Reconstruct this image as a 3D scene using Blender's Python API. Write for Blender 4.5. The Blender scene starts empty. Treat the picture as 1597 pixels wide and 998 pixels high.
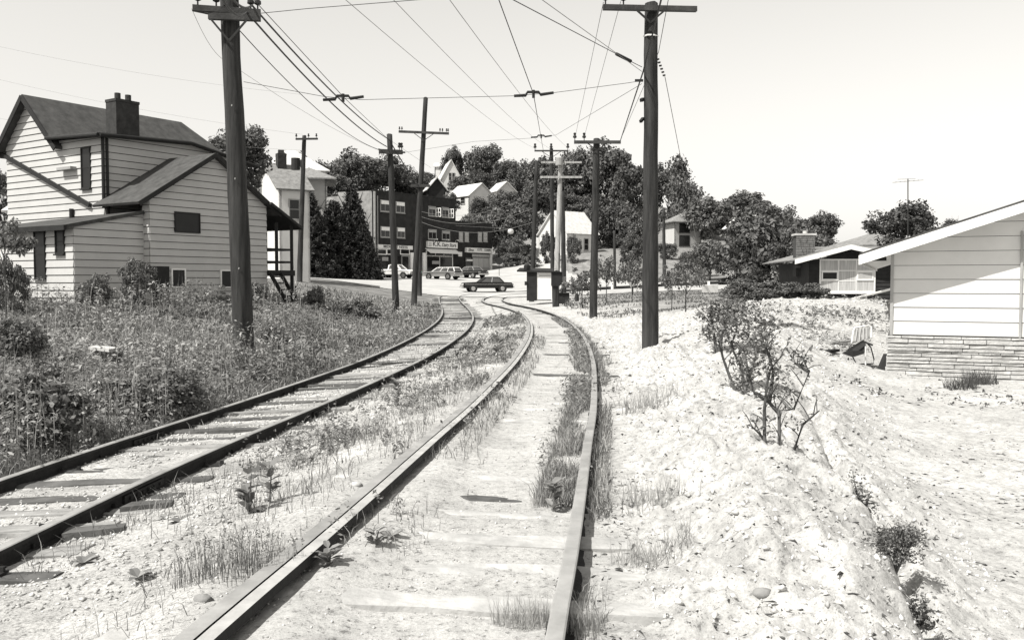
import bpy, math, random
import numpy as np
from mathutils import Vector, Matrix
random.seed(7); rng = np.random.default_rng(7)
R = math.radians
sc = bpy.context.scene
# ---------------------------------------------------------------- camera, sky, sun, exposure
FPX, CX, CY, CZ = 1400.0, 798.5, 499.0, 1.65
PITCH = math.atan((CY - 440) / FPX)
cam_d = bpy.data.cameras.new('camera'); cam = bpy.data.objects.new('camera', cam_d)
sc.collection.objects.link(cam); sc.camera = cam
cam_d.sensor_width = 36; cam_d.lens = FPX / 1597 * 36; cam_d.clip_start = 0.05; cam_d.clip_end = 6000
cam.location = (0, 0, CZ); cam.rotation_euler = (math.pi / 2 - PITCH, 0, 0)
SUN_EL, SUN_PHI = R(53), R(52)          # sun behind and to the left of the camera
SD = Vector((-math.sin(SUN_PHI) * math.cos(SUN_EL), -math.cos(SUN_PHI) * math.cos(SUN_EL), math.sin(SUN_EL)))
w = bpy.data.worlds.new('World'); sc.world = w; w.use_nodes = True
nt = w.node_tree; bg = nt.nodes['Background']; bg.inputs['Strength'].default_value = 0.116
sky = nt.nodes.new('ShaderNodeTexSky'); sky.sky_type = 'NISHITA'; sky.sun_disc = False
sky.sun_elevation = SUN_EL; sky.sun_rotation = math.atan2(SD.x, SD.y)
sky.dust_density = 0.05; sky.air_density = 3.6; sky.ozone_density = 1.0
bw = nt.nodes.new('ShaderNodeRGBToBW'); tint = nt.nodes.new('ShaderNodeMix'); tint.data_type = 'RGBA'; tint.blend_type = 'MULTIPLY'
tint.inputs[0].default_value = 1; tint.inputs[7].default_value = (1.0, 0.978, 0.93, 1)
nt.links.new(sky.outputs[0], bw.inputs[0]); nt.links.new(bw.outputs[0], tint.inputs[6]); nt.links.new(tint.outputs[2], bg.inputs[0])
sun_d = bpy.data.lights.new('sun', 'SUN'); sun = bpy.data.objects.new('sun', sun_d); sc.collection.objects.link(sun)
sun_d.energy = 5.0; sun_d.angle = R(0.53); sun_d.color = (1.0, 0.98, 0.935)
sun.rotation_euler = (-SD).to_track_quat('-Z', 'Y').to_euler(); sun.location = (-20, -15, 40)
sc.view_settings.view_transform = 'Standard'; sc.view_settings.look = 'None'
sc.view_settings.exposure = 0.44; sc.view_settings.gamma = 1.0; sc.view_settings.use_curve_mapping = False
sc.cycles.max_bounces = 5; sc.cycles.diffuse_bounces = 3; sc.cycles.transparent_max_bounces = 6
# ---------------------------------------------------------------- helpers
def ray(x, y):
    u = (x - CX) / FPX; v = (CY - y) / FPX
    return Vector((u, math.cos(PITCH) + v * math.sin(PITCH), -math.sin(PITCH) + v * math.cos(PITCH)))
def P(x, y, Y):
    d = ray(x, y); return Vector((0, 0, CZ)) + d * (Y / d.y)
def G(x, y, z):
    d = ray(x, y); return Vector((0, 0, CZ)) + d * ((z - CZ) / d.z)
MAT = {}
def mat(name, col, var=0.25, scale=3.0, rough=0.8, bump=0.0, bscale=None, metal=0.0, island=0.0, trans=0.0, stretch=None, spec=0.3, detail=4.0, tintc=(1.0, .992, .97)):
    m = bpy.data.materials.new(name); m.use_nodes = True; t = m.node_tree; b = t.nodes['Principled BSDF']
    b.inputs['Roughness'].default_value = rough; b.inputs['Metallic'].default_value = metal
    b.inputs['Specular IOR Level'].default_value = spec
    geo = t.nodes.new('ShaderNodeNewGeometry'); src = geo.outputs['Position']
    if stretch:
        mp = t.nodes.new('ShaderNodeMapping'); mp.inputs['Scale'].default_value = stretch; t.links.new(src, mp.inputs['Vector']); src = mp.outputs[0]
    n = t.nodes.new('ShaderNodeTexNoise'); n.inputs['Scale'].default_value = scale; n.inputs['Detail'].default_value = detail; n.inputs['Roughness'].default_value = 0.62
    t.links.new(src, n.inputs['Vector'])
    mr = t.nodes.new('ShaderNodeMapRange'); mr.inputs['From Min'].default_value = 0.3; mr.inputs['From Max'].default_value = 0.7
    mr.inputs['To Min'].default_value = col * (1 - var); mr.inputs['To Max'].default_value = min(0.9, col * (1 + var))
    t.links.new(n.outputs['Fac'], mr.inputs['Value']); out = mr.outputs[0]
    if island:
        r2 = t.nodes.new('ShaderNodeMapRange'); r2.inputs['To Min'].default_value = 1 - island; r2.inputs['To Max'].default_value = 1 + island
        t.links.new(geo.outputs['Random Per Island'], r2.inputs['Value'])
        mu = t.nodes.new('ShaderNodeMath'); mu.operation = 'MULTIPLY'; t.links.new(out, mu.inputs[0]); t.links.new(r2.outputs[0], mu.inputs[1]); out = mu.outputs[0]
    tn = t.nodes.new('ShaderNodeMix'); tn.data_type = 'RGBA'; tn.blend_type = 'MULTIPLY'; tn.inputs[0].default_value = 1
    tn.inputs[7].default_value = (*tintc, 1); t.links.new(out, tn.inputs[6]); t.links.new(tn.outputs[2], b.inputs['Base Color'])
    if bump:
        n2 = t.nodes.new('ShaderNodeTexNoise'); n2.inputs['Scale'].default_value = bscale or scale * 6; n2.inputs['Detail'].default_value = 5
        t.links.new(src, n2.inputs['Vector']); bp = t.nodes.new('ShaderNodeBump'); bp.inputs['Strength'].default_value = bump; bp.inputs['Distance'].default_value = 0.02
        t.links.new(n2.outputs['Fac'], bp.inputs['Height']); t.links.new(bp.outputs[0], b.inputs['Normal'])
    if trans:
        tr = t.nodes.new('ShaderNodeBsdfTranslucent'); t.links.new(tn.outputs[2], tr.inputs[0]); mx = t.nodes.new('ShaderNodeMixShader'); mx.inputs[0].default_value = trans
        t.links.new(b.outputs[0], mx.inputs[1]); t.links.new(tr.outputs[0], mx.inputs[2]); t.links.new(mx.outputs[0], t.nodes['Material Output'].inputs[0])
    MAT[name] = m; return m
def link(o): sc.collection.objects.link(o); return o
def tag(o, label, cat, group=None):
    o['label'] = label; o['category'] = cat
    if group: o['group'] = group
    return o
def thing(name, loc, label, cat, group=None):
    o = bpy.data.objects.new(name, None); o.empty_display_size = 0.2; link(o); o.location = loc; return tag(o, label, cat, group)
def worldloc(o):
    v = Vector(o.location)
    while o.parent: o = o.parent; v += Vector(o.location)
    return v
class MB:
    """collects world-space faces of one mesh"""
    def __init__(s): s.v = []; s.f = []
    def add(s, vs, fs):
        k = len(s.v); s.v += [tuple(v) for v in vs]; s.f += [tuple(i + k for i in f) for f in fs]; return s
    def obox(s, c, ax, ay, az):
        c, ax, ay, az = map(Vector, (c, ax, ay, az))
        vs = [c + ax * i + ay * j + az * k for i in (-1, 1) for j in (-1, 1) for k in (-1, 1)]
        fs = [(0, 1, 3, 2), (4, 6, 7, 5), (0, 4, 5, 1), (2, 3, 7, 6), (0, 2, 6, 4), (1, 5, 7, 3)]
        if ax.cross(ay).dot(az) < 0: fs = [f[::-1] for f in fs]
        return s.add(vs, fs)
    def box(s, x0, x1, y0, y1, z0, z1): return s.obox(((x0+x1)/2, (y0+y1)/2, (z0+z1)/2), (abs(x1-x0)/2, 0, 0), (0, abs(y1-y0)/2, 0), (0, 0, abs(z1-z0)/2))
    def bar(s, a, b, wd, ht=None, up=(0, 0, 1)):
        a, b = Vector(a), Vector(b); d = (b - a); L = d.length; d.normalize(); up = Vector(up)
        sd = d.cross(up)
        if sd.length < 1e-4: sd = d.cross(Vector((1, 0, 0)))
        sd.normalize(); u2 = sd.cross(d)
        return s.obox((a + b) / 2, d * L / 2, sd * wd / 2, u2 * (ht or wd) / 2)
    def tube(s, pts, rads, n=8, cap=True):
        pts = [Vector(p) for p in pts]
        if not hasattr(rads, '__len__'): rads = [rads] * len(pts)
        rings = []
        for i, p in enumerate(pts):
            d = (pts[min(i + 1, len(pts) - 1)] - pts[max(i - 1, 0)]).normalized()
            a = d.cross(Vector((0.3, 0.2, 1)) if abs(d.z) < 0.9 else Vector((1, 0, 0))).normalized(); b = d.cross(a)
            rings.append([p + (a * math.cos(2 * math.pi * k / n) + b * math.sin(2 * math.pi * k / n)) * rads[i] for k in range(n)])
        vs = [v for r in rings for v in r]; fs = []
        for i in range(len(rings) - 1):
            for k in range(n): fs.append((i*n + k, (i+1)*n + k, (i+1)*n + (k+1) % n, i*n + (k+1) % n)[::-1])
        if cap: fs += [tuple(range(n)), tuple(range((len(rings)-1)*n, len(rings)*n))[::-1]]
        return s.add(vs, fs)
    def slab(s, poly, off):
        poly = [Vector(p) for p in poly]; off = Vector(off); n = len(poly)
        nrm = (poly[1] - poly[0]).cross(poly[2] - poly[1])
        if nrm.dot(off) > 0: poly = poly[::-1]
        vs = poly + [p + off for p in poly]
        fs = [tuple(range(n)), tuple(range(n, 2*n))[::-1]] + [(i, i + n, (i+1) % n + n, (i+1) % n) for i in range(n)]
        return s.add(vs, fs)
    def quad(s, *p): return s.add(p, [tuple(range(len(p)))])
    def build(s, name, m, parent=None, smooth=False, origin=None):
        me = bpy.data.meshes.new(name)
        o0 = Vector(origin) if origin is not None else (worldloc(parent) if parent else Vector((0, 0, 0)))
        me.from_pydata([(v[0]-o0.x, v[1]-o0.y, v[2]-o0.z) for v in s.v], [], s.f)
        me.materials.append(MAT[m] if isinstance(m, str) else m)
        if smooth: me.polygons.foreach_set('use_smooth', [True] * len(me.polygons))
        ob = bpy.data.objects.new(name, me); link(ob)
        if parent: ob.parent = parent; ob.location = o0 - worldloc(parent)
        else: ob.location = o0
        return ob
def fastmesh(name, V, F, m, smooth=False):
    """V (n,3) array, F (k,3|4) int array"""
    me = bpy.data.meshes.new(name); V = np.asarray(V, np.float32); F = np.asarray(F, np.int32); k = F.shape[1]
    me.vertices.add(len(V)); me.vertices.foreach_set('co', V.ravel())
    me.loops.add(F.size); me.loops.foreach_set('vertex_index', F.ravel())
    me.polygons.add(len(F)); me.polygons.foreach_set('loop_start', np.arange(0, F.size, k, dtype=np.int32)); me.polygons.foreach_set('loop_total', np.full(len(F), k, np.int32))
    if smooth: me.polygons.foreach_set('use_smooth', np.ones(len(F), bool))
    me.update(); me.validate(); me.materials.append(MAT[m]); return me
def mobj(name, me, parent=None, loc=(0, 0, 0), rotz=0, scale=(1, 1, 1)):
    o = bpy.data.objects.new(name, me); link(o); o.parent = parent; o.location = loc; o.rotation_euler = (0, 0, rotz); o.scale = scale; return o
def clip(poly, axis, val, keep_above):
    out = []
    for i in range(len(poly)):
        a, b = poly[i], poly[(i+1) % len(poly)]
        ia = (a[axis] >= val) == keep_above or abs(a[axis]-val) < 1e-9; ib = (b[axis] >= val) == keep_above or abs(b[axis]-val) < 1e-9
        if ia: out.append(a)
        if ia != ib:
            t = (val - a[axis]) / (b[axis] - a[axis]); out.append(tuple(a[k] + t * (b[k]-a[k]) for k in range(2)))
    return out
def smooth(e0, e1, x): t = np.clip((x - e0) / (e1 - e0), 0, 1); return t * t * (3 - 2 * t)
_lat = rng.random((64, 64))
def vnoise(x, y):
    x = np.asarray(x, float); y = np.asarray(y, float); xi = np.floor(x).astype(int); yi = np.floor(y).astype(int); fx = x - xi; fy = y - yi
    fx = fx*fx*(3-2*fx); fy = fy*fy*(3-2*fy); a = lambda i, j: _lat[(xi+i) % 64, (yi+j) % 64]
    return (a(0,0)*(1-fx)+a(1,0)*fx)*(1-fy)+(a(0,1)*(1-fx)+a(1,1)*fx)*fy
def fbm(x, y, o=4):
    s = 0; am = .5
    for k in range(o): s = s + am * vnoise(x * 2**k + 7.3*k, y * 2**k + 3.1*k); am *= .5
    return s
# ---------------------------------------------------------------- materials (a black-and-white print: greys only)
mat('wood_pole', .03, .7, 2.0, .85, .6, 20, stretch=(6, 6, .5)); mat('wood_pale', .32, .35, 2.0, .85, .4, 20, stretch=(6, 6, .5))
mat('arm_wood', .045, .5, 3, .85, .4, 20); mat('iron', .018, .3, 8, .6); mat('porcelain', .025, .2, 8, .3); mat('wire', .03, .1, 5, .6); mat('wire_thin', .18, .1, 5, .6)
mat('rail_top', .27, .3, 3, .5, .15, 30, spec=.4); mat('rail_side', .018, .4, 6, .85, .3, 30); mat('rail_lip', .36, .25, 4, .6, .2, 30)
mat('tie_pale', .26, .4, 2.5, .9, .8, 14, stretch=(1, 5, 1)); mat('tie_sandy', .38, .3, 3, .9, .8, 14); mat('tie_dark', .09, .5, 2.5, .9, .8, 14)
mat('white_siding', .58, .06, 1.2, .6, .1, 10); mat('shade_backing', .02, .2, 3); mat('cream_siding', .43, .06, 1.2, .6, .1, 10); mat('trim_white', .75, .08, 3, .5); mat('trim_grey', .3, .15, 3, .6); mat('trim_dark', .016, .3, 3, .7)
mat('roof_shingle', .062, .35, 3, .95, .6, 25); mat('roof_grey', .2, .3, 3, .95, .5, 25); mat('roof_pale', .55, .2, 2, .9, .4, 25); mat('roof_edge', .025, .3, 4, .9)
mat('glass', .012, .2, 2, .12, spec=.4); mat('glass_dark', .01, .3, 2, .4); mat('curtain', .42, .35, 2.2, .9, stretch=(14, 14, .4)); mat('blind', .38, .2, 4, .8)
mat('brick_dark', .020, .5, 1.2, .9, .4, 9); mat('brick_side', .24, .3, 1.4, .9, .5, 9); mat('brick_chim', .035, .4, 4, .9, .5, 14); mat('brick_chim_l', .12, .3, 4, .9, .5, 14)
mat('stone', .42, .22, 6, .9, .9, 40, island=.12); mat('stone_dark', .13, .4, 6, .9, .8, 30, island=.2); mat('mortar', .05, .2, 8, .95)
mat('dark_board', .02, .35, 3, .8, .3, 15); mat('plaster', .6, .06, 1, .8); mat('plaster_grey', .3, .12, 1, .8)
mat('road', .40, .16, .35, .85, .2, 20); mat('concrete', .45, .2, 3, .9, .3, 20)
mat('leaf_dark', .10, .5, .25, .6, island=.55, trans=.2); mat('leaf_mid', .13, .4, .5, .6, island=.5, trans=.18); mat('leaf_near', .14, .35, 2, .55, island=.5, trans=.25)
mat('weed', .22, .65, .35, .65, island=.5, trans=.25); mat('grass_dry', .34, .3, 1.5, .7, island=.4, trans=.25); mat('grass_green', .15, .35, 1.5, .7, island=.45, trans=.25)
mat('needle', .032, .4, .6, .7, island=.5); mat('bark', .07, .4, 5, .9, .6, 25); mat('bark_grey', .22, .3, 5, .9, .5, 25)
mat('clod', .55, .15, 6, .95, .4, 40, island=.25); mat('debris', .05, .5, 9, .9, island=.5); mat('ballast', .42, .3, 6, .95, island=.45)
mat('car_glass', .05, .2, 2, .06, spec=1.0); mat('paint_white', .75, .03, 1, .35, spec=.5); mat('paint_black', .012, .1, 1, .25, spec=.4); mat('paint_grey', .22, .05, 1, .3, spec=.5); mat('chrome', .6, .1, 2, .2, metal=.9); mat('tyre', .02, .2, 4, .8); mat('canvas_dark', .025, .3, 6, .9); mat('webbing', .24, .4, 9, .8); mat('alu', .7, .1, 3, .4)
mat('ink', .02, .05, 1, .7); mat('sign_white', .7, .06, 2, .6); mat('sign_grey', .3, .1, 2, .6); mat('lamp_glass', .5, .05, 2, .3)
# ---------------------------------------------------------------- track centrelines and terrain
RC = np.array([(-1.05,0),(-.74,2.4),(-.60,3.8),(-.44,5.1),(-.28,6.5),(-.06,8.5),(.18,10.6),(.45,13.4),(.76,17),(1.04,21.3),(1.22,25),(1.34,29),(1.40,33.3),(1.37,38),(1.14,44.4),(.66,50),(.0,55),(-.80,60),(-1.33,65),(-1.55,70),(-1.42,74.5),(-.75,78.5),(.6,81.6),(3.2,83.6),(7,84.8),(12,85.6),(20,86.4),(32,87.2)])
LC = np.array([(-4.4,1),(-4.33,3.5),(-4.2,6),(-4.09,8),(-3.91,10),(-3.56,13),(-3.16,17),(-2.76,22),(-2.54,27),(-2.44,33),(-2.53,40),(-2.88,47),(-3.52,55),(-4.2,62),(-4.9,70),(-5.25,75),(-5.1,79.5),(-4.2,83),(-2.2,85.6),(1.5,87.4),(7,88.8),(12,89.6),(20,90.4),(32,91.2)])
def spline(pts, step=.35):
    pts = np.asarray(pts, float); out = []
    for i in range(len(pts)-1):
        p0 = pts[max(i-1,0)]; p1 = pts[i]; p2 = pts[i+1]; p3 = pts[min(i+2,len(pts)-1)]
        d = np.linalg.norm(p2-p1); t0 = 0; k1 = max(np.linalg.norm(p1-p0),1e-3)**.5 if i else d**.5; k2 = d**.5; k3 = max(np.linalg.norm(p3-p2),1e-3)**.5 if i < len(pts)-2 else d**.5
        m1 = (p2-p0)/(k1+k2) if i else (p2-p1)/k2; m2 = (p3-p1)/(k2+k3) if i < len(pts)-2 else (p2-p1)/k2
        if i: m1 = ((p1-p0)/k1 - (p2-p0)/(k1+k2) + (p2-p1)/k2)
        if i < len(pts)-2: m2 = ((p2-p1)/k2 - (p3-p1)/(k2+k3) + (p3-p2)/k3)
        m1 = m1*k2; m2 = m2*k2; n = max(2, int(d/step))
        for k in range(n):
            t = k/n; out.append((2*t**3-3*t*t+1)*p1+(t**3-2*t*t+t)*m1+(-2*t**3+3*t*t)*p2+(t**3-t*t)*m2)
    out.append(pts[-1]); return np.array(out)
RCs, LCs = spline(RC), spline(LC)
def zR(Y): return np.interp(Y, [0,45,60,71,80,89,98], [0,0,.08,.2,.42,.66,1.0])           # ground under right track
def zL(Y): return np.interp(Y, [0,20,33,52,65,75,89], [-.30,-.30,-.24,-.08,.12,.33,.66])   # ground under left track
CP = []
for Y in range(-10, 78, 4):
    xr = float(np.interp(Y, RC[:21,1], RC[:21,0])); xl = float(np.interp(Y, LC[:16,1], LC[:16,0]))
    if Y < 2: xr, xl = -1.05, -4.25
    CP += [(xr-1, Y, zR(Y)), (xr+1, Y, zR(Y)), (xl-1, Y, zL(Y)), (xl+1, Y, zL(Y)), (xl+1.7, Y, (zL(Y)*.6+zR(Y)*.4))]
CP += [(1.75,3,.26),(1.78,5,.30),(2.1,7,.36),(2.7,9.5,.42),(3.35,12,.5),(4.2,16,.6),(5.2,20,.75),(6.5,25,.95),(8.5,29,1.05),(12,30,1.05),(16,31,1.0),
  (1.7,-5,.2),(2.3,3,-.27),(2.38,4.9,-.26),(2.95,7,-.26),(3.8,9.5,-.26),(4.9,12,-.26),(6.4,16,-.26),(7.7,20,-.18),(9.2,22.5,.1),(12,22.5,-.1),(4,4,-.3),(6,6,-.3),(4,-6,-.3),(8,10,-.28),(10,16,-.26),(14,18,-.25),(20,15,-.25),(12,3,-.3),(22,3,-.3),
  (.95,4,.02),(1.3,7,.05),(1.75,10,.06),(2.1,13,.08),(2.75,20,.12),(3.08,20.5,.15),(12,36,.7),(16,47,.72),(10,45,.62),(8,35,.75),(26,47,.72),(26,34,.8),(5,30,.4),
  (3.5,39,.12),(7.2,50,.55),(6,62,.5),(10.8,75,.85),(5,72,.45),(14,60,.8),(30,62,1.0),(18,85,1.1),(30,86,1.5),(45,84,1.7),
  (-5.66,19,.16),(-6.2,9,-.18),(-8,6,-.15),(-9,12,0.),(-12,8,.1),(-12,16,.3),(-8,20,.35),(-10,26,.7),(-14,26,.85),(-12.6,31,.9),(-16,31,1.0),(-22,28,1.1),(-25,15,.7),(-9,33,.85),(-6.5,30,.2),(-7,38,.35),(-5.67,44,.02),(-6.3,56,.2),(-8.2,78,.55),(-8.5,50,.45),(-10,45,.7),(-13,55,1.15),(-16,65,1.85),(-18,45,1.4),(-26,45,1.6),(-10.5,70,.75),(-13,75,1.2),
  (-20,90,1.95),(-12,88,1.15),(-8,88,.8),(-30,80,2.2),(-3,89,.68),(0,95,.95),(-10,110,1.95),(-18,112,2.15),(0,115,2.1),(-18.4,120,2.45),(-8.5,130,2.9),(-3,141,3.2),(-30,115,2.7),(-30,135,4),(-15,145,4.5),(6,112,2.0),(14,105,1.6),(28,105,2.0),(-1.5,125,2.95),(3.2,150,5.6),(4,140,4.7),(9,131,5.4),(16,131,5.5),(5.5,134,5.5),(12,125,4.4),(20,125,4.6),(9,140,6.0),(22,140,6.2),(12,120,2.7),(25,118,3.0),(40,125,3.8),(40,150,6.5),(60,90,2.0),(60,60,1.2),
  (-50,60,2.2),(-50,110,6),(-60,160,14),(-25,165,9),(0,170,11),(25,170,12),(-25,200,20),(0,205,21),(25,205,21),(-5,250,30),(-50,220,20),(25,250,26),(-40,260,24),(-10,330,30),(60,200,10),(90,140,4),(110,220,6),(60,300,18),(-90,330,18),(-120,120,8),(-120,40,2),(120,50,1),(100,10,-.2),(-60,0,.3),(0,-60,0),(60,-60,-.3),(-60,-60,.2)]
CP = np.array(CP); _c2 = .35
_A = np.sqrt(((CP[:,None,:2]-CP[None,:,:2])**2).sum(-1)+_c2)
_n = len(CP); _M = np.zeros((_n+1,_n+1)); _M[:_n,:_n] = _A - np.eye(_n)*.02; _M[:_n,_n] = 1; _M[_n,:_n] = 1
_W = np.linalg.solve(_M, np.append(CP[:,2],0))
def base_h(X, Y):
    X = np.asarray(X, float); Y = np.asarray(Y, float); sh = X.shape; X = np.clip(X.ravel(),-160,160); Y = np.clip(Y.ravel(),-80,340); out = np.empty(len(X))
    for i in range(0, len(X), 20000):
        x = X[i:i+20000]; y = Y[i:i+20000]
        out[i:i+20000] = np.sqrt((x[:,None]-CP[None,:,0])**2+(y[:,None]-CP[None,:,1])**2+_c2) @ _W[:_n] + _W[_n]
    return out.reshape(sh)
def xr_at(Y): return np.interp(Y, RC[:21,1], RC[:21,0])
def xl_at(Y): return np.interp(Y, LC[:16,1], LC[:16,0])
def H(X, Y, detail=True):
    X = np.asarray(X, float); Y = np.asarray(Y, float); h = base_h(X, Y)
    on = Y < 77
    for xc, zc in ((xr_at(Y), zR(Y)), (xl_at(Y), zL(Y))):
        k = (1 - smooth(1.0, 1.9, np.abs(X - xc))) * on; h = h * (1-k) + zc * k
    kl = (1 - smooth(1.3, 2.2, np.abs(X - xl_at(Y)))) * on * (1-smooth(20,45,Y)); h = h + kl*np.clip(X - xl_at(Y), -1.3, 1.3)*.058
    dx_ = X - xr_at(Y); h = h + (.062*np.exp(-((dx_+.5)/.22)**2) + .05*np.exp(-((dx_+1.05)/.22)**2)) * on * (1-smooth(55, 70, Y))
    if detail:
        near = 1 - smooth(30, 55, Y)
        dr = np.minimum(np.abs(X - xr_at(Y)), np.abs(X - xl_at(Y)))
        rough = .035 * smooth(.8, 1.8, dr) + .012
        md = smooth(.9, 1.5, X - xr_at(Y)) * (1 - smooth(0, 1, (X - (2.2 + .23*(Y-4.5))) / 1.0)) * (Y > -5)
        pile = np.exp(-((X-11)/4.5)**2-((Y-27)/3.2)**2)
        h = h + near * ((fbm(X*1.3, Y*1.3)-.47) * rough * 3 + (fbm(X*6, Y*6, 4)-.47) * (rough*.8 + md*.2+pile*.35) + (fbm(X*17, Y*17, 3)-.44) * (.010+md*.13+pile*.12))
        # the cut edge where the mound meets the lot
        e = X - (2.22 + .225*(Y-4.7) + .25*(fbm(Y*.9, Y*0+3.3)-.47)); h = h - .20*np.exp(-(e/.085)**2)*(.4+1.2*fbm(Y*1.7, Y*0+9.1)) * (1 - smooth(8, 14, Y)) * near
    return h
def hz(x, y, d=False): return float(H(np.array([x]), np.array([y]), d)[0])
def on_ground(px, py, guess=30):
    """world point where the pixel's ray meets the terrain"""
    d = ray(px, py); Ys = np.concatenate([np.arange(2.5, 40, .05), np.arange(40, 330, .3)]); t = Ys / d.y
    z = CZ + d.z * t; g = H(d.x * t, Ys, False); i = int(np.argmax(z < g))
    if z[i] >= g[i]: i = len(Ys)-1
    return Vector((d.x*t[i], Ys[i], g[i]))
def grow(a, lim, step, k):
    out = []; v = a
    while abs(v) < abs(lim): step *= k; v += step; out.append(v)
    return out
gx = np.array(sorted(grow(-5.6, -1600, -.07, 1.06) + list(np.arange(-5.6, 7.0, .045)) + grow(7.0, 1600, .07, 1.06)))
gy = np.array(sorted(grow(2.4, -400, -.1, 1.25) + list(np.arange(2.4, 13, .04)) + list(np.arange(13, 30, .1)) + grow(30, 2600, .12, 1.035)))
GX, GY = np.meshgrid(gx, gy); GZ = H(GX, GY)
V = np.stack([GX, GY, GZ], -1).reshape(-1, 3); nx, ny = len(gx), len(gy)
ii = (np.arange(ny-1)[:,None]*nx+np.arange(nx-1)[None,:]).ravel(); F = np.stack([ii, ii+1, ii+nx+1, ii+nx], -1)
# soil: bare pale sand by the tracks and the lot, darker turf soil elsewhere
def bare(X, Y):
    n = (fbm(X*.5, Y*.5)-.47)
    xl = np.where(Y < 77, xl_at(Y), -5); d1 = X - (xl - 1.15 + n*1.2)
    b = smooth(-.25, .45, d1)
    right = smooth(0, 5, X - (3.2 + np.maximum(0, 30-Y)*2 + n*6)) * smooth(30, 42, Y)
    b = b * (1 - right*.8); far = smooth(76, 90, Y); b = b*(1-far) + .15*far
    return np.clip(b, 0, 1)
BZ = bare(V[:,0], V[:,1]); BD = (.45 + .55*(1-smooth(-1.4, -.8, V[:,0] - xr_at(V[:,1])))) * (1 - smooth(.8, 1.7, V[:,0] - xr_at(V[:,1]) + (fbm(V[:,0]*.8, V[:,1]*.8)-.47)*1.5))
m = bpy.data.materials.new('soil'); m.use_nodes = True; t = m.node_tree; b = t.nodes['Principled BSDF']; b.inputs['Roughness'].default_value = .95; b.inputs['Specular IOR Level'].default_value = .1
at = t.nodes.new('ShaderNodeAttribute'); at.attribute_name = 'bare'; geo = t.nodes.new('ShaderNodeNewGeometry')
def nz(s, d=5, r=.65):
    n = t.nodes.new('ShaderNodeTexNoise'); n.inputs['Scale'].default_value = s; n.inputs['Detail'].default_value = d; n.inputs['Roughness'].default_value = r; t.links.new(geo.outputs['Position'], n.inputs['Vector']); return n
def rg(src, a, b_, c, d):
    n = t.nodes.new('ShaderNodeMapRange'); n.inputs[1].default_value = a; n.inputs[2].default_value = b_; n.inputs[3].default_value = c; n.inputs[4].default_value = d; t.links.new(src, n.inputs[0]); return n.outputs[0]
def mth(op, a, b_):
    n = t.nodes.new('ShaderNodeMath'); n.operation = op
    for i, q in enumerate((a, b_)):
        if isinstance(q, (int, float)): n.inputs[i].default_value = q
        else: t.links.new(q, n.inputs[i])
    return n.outputs[0]
sandc = mth('MULTIPLY', rg(nz(.8).outputs[0], .35, .65, .43, .57), rg(nz(38, 5, .75).outputs[0], .32, .55, .60, 1.04))
sandc = mth('MULTIPLY', sandc, rg(nz(7, 6, .75).outputs[0], .36, .55, .72, 1.03))
bedc = mth('MULTIPLY', rg(nz(.9, 6, .7).outputs[0], .36, .62, .31, .55), rg(nz(42, 5, .8).outputs[0], .34, .56, .45, 1.08))
at2 = t.nodes.new('ShaderNodeAttribute'); at2.attribute_name = 'bed'; mb_ = t.nodes.new('ShaderNodeMix'); mb_.data_type = 'FLOAT'; t.links.new(at2.outputs['Fac'], mb_.inputs[0]); t.links.new(sandc, mb_.inputs[2]); t.links.new(bedc, mb_.inputs[3]); sandc = mb_.outputs[0]
sandc = mth('MULTIPLY', sandc, rg(nz(19, 8, .85).outputs[0], .53, .60, 1.0, .36)); turf = rg(nz(1.3, 6).outputs[0], .35, .65, .09, .26)
mxn = t.nodes.new('ShaderNodeMix'); mxn.data_type = 'FLOAT'; t.links.new(at.outputs['Fac'], mxn.inputs[0]); t.links.new(turf, mxn.inputs[2]); t.links.new(sandc, mxn.inputs[3])
tn = t.nodes.new('ShaderNodeMix'); tn.data_type = 'RGBA'; tn.blend_type = 'MULTIPLY'; tn.inputs[0].default_value = 1; tn.inputs[7].default_value = (1, .99, .965, 1)
t.links.new(mxn.outputs[0], tn.inputs[6]); t.links.new(tn.outputs[2], b.inputs['Base Color'])
bp = t.nodes.new('ShaderNodeBump'); bp.inputs['Strength'].default_value = .6; bp.inputs['Distance'].default_value = .02; t.links.new(nz(45, 6, .75).outputs[0], bp.inputs['Height']); t.links.new(bp.outputs[0], b.inputs['Normal'])
MAT['soil'] = m
me = fastmesh('ground', V, F, 'soil', True); a_ = me.attributes.new('bare', 'FLOAT', 'POINT'); a_.data.foreach_set('value', BZ.astype(np.float32)); a_ = me.attributes.new('bed', 'FLOAT', 'POINT'); a_.data.foreach_set('value', BD.astype(np.float32))
ground = mobj('ground', me); ground['kind'] = 'structure'; ground['label'] = 'pale sandy ground with clods and weedy turf'
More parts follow.
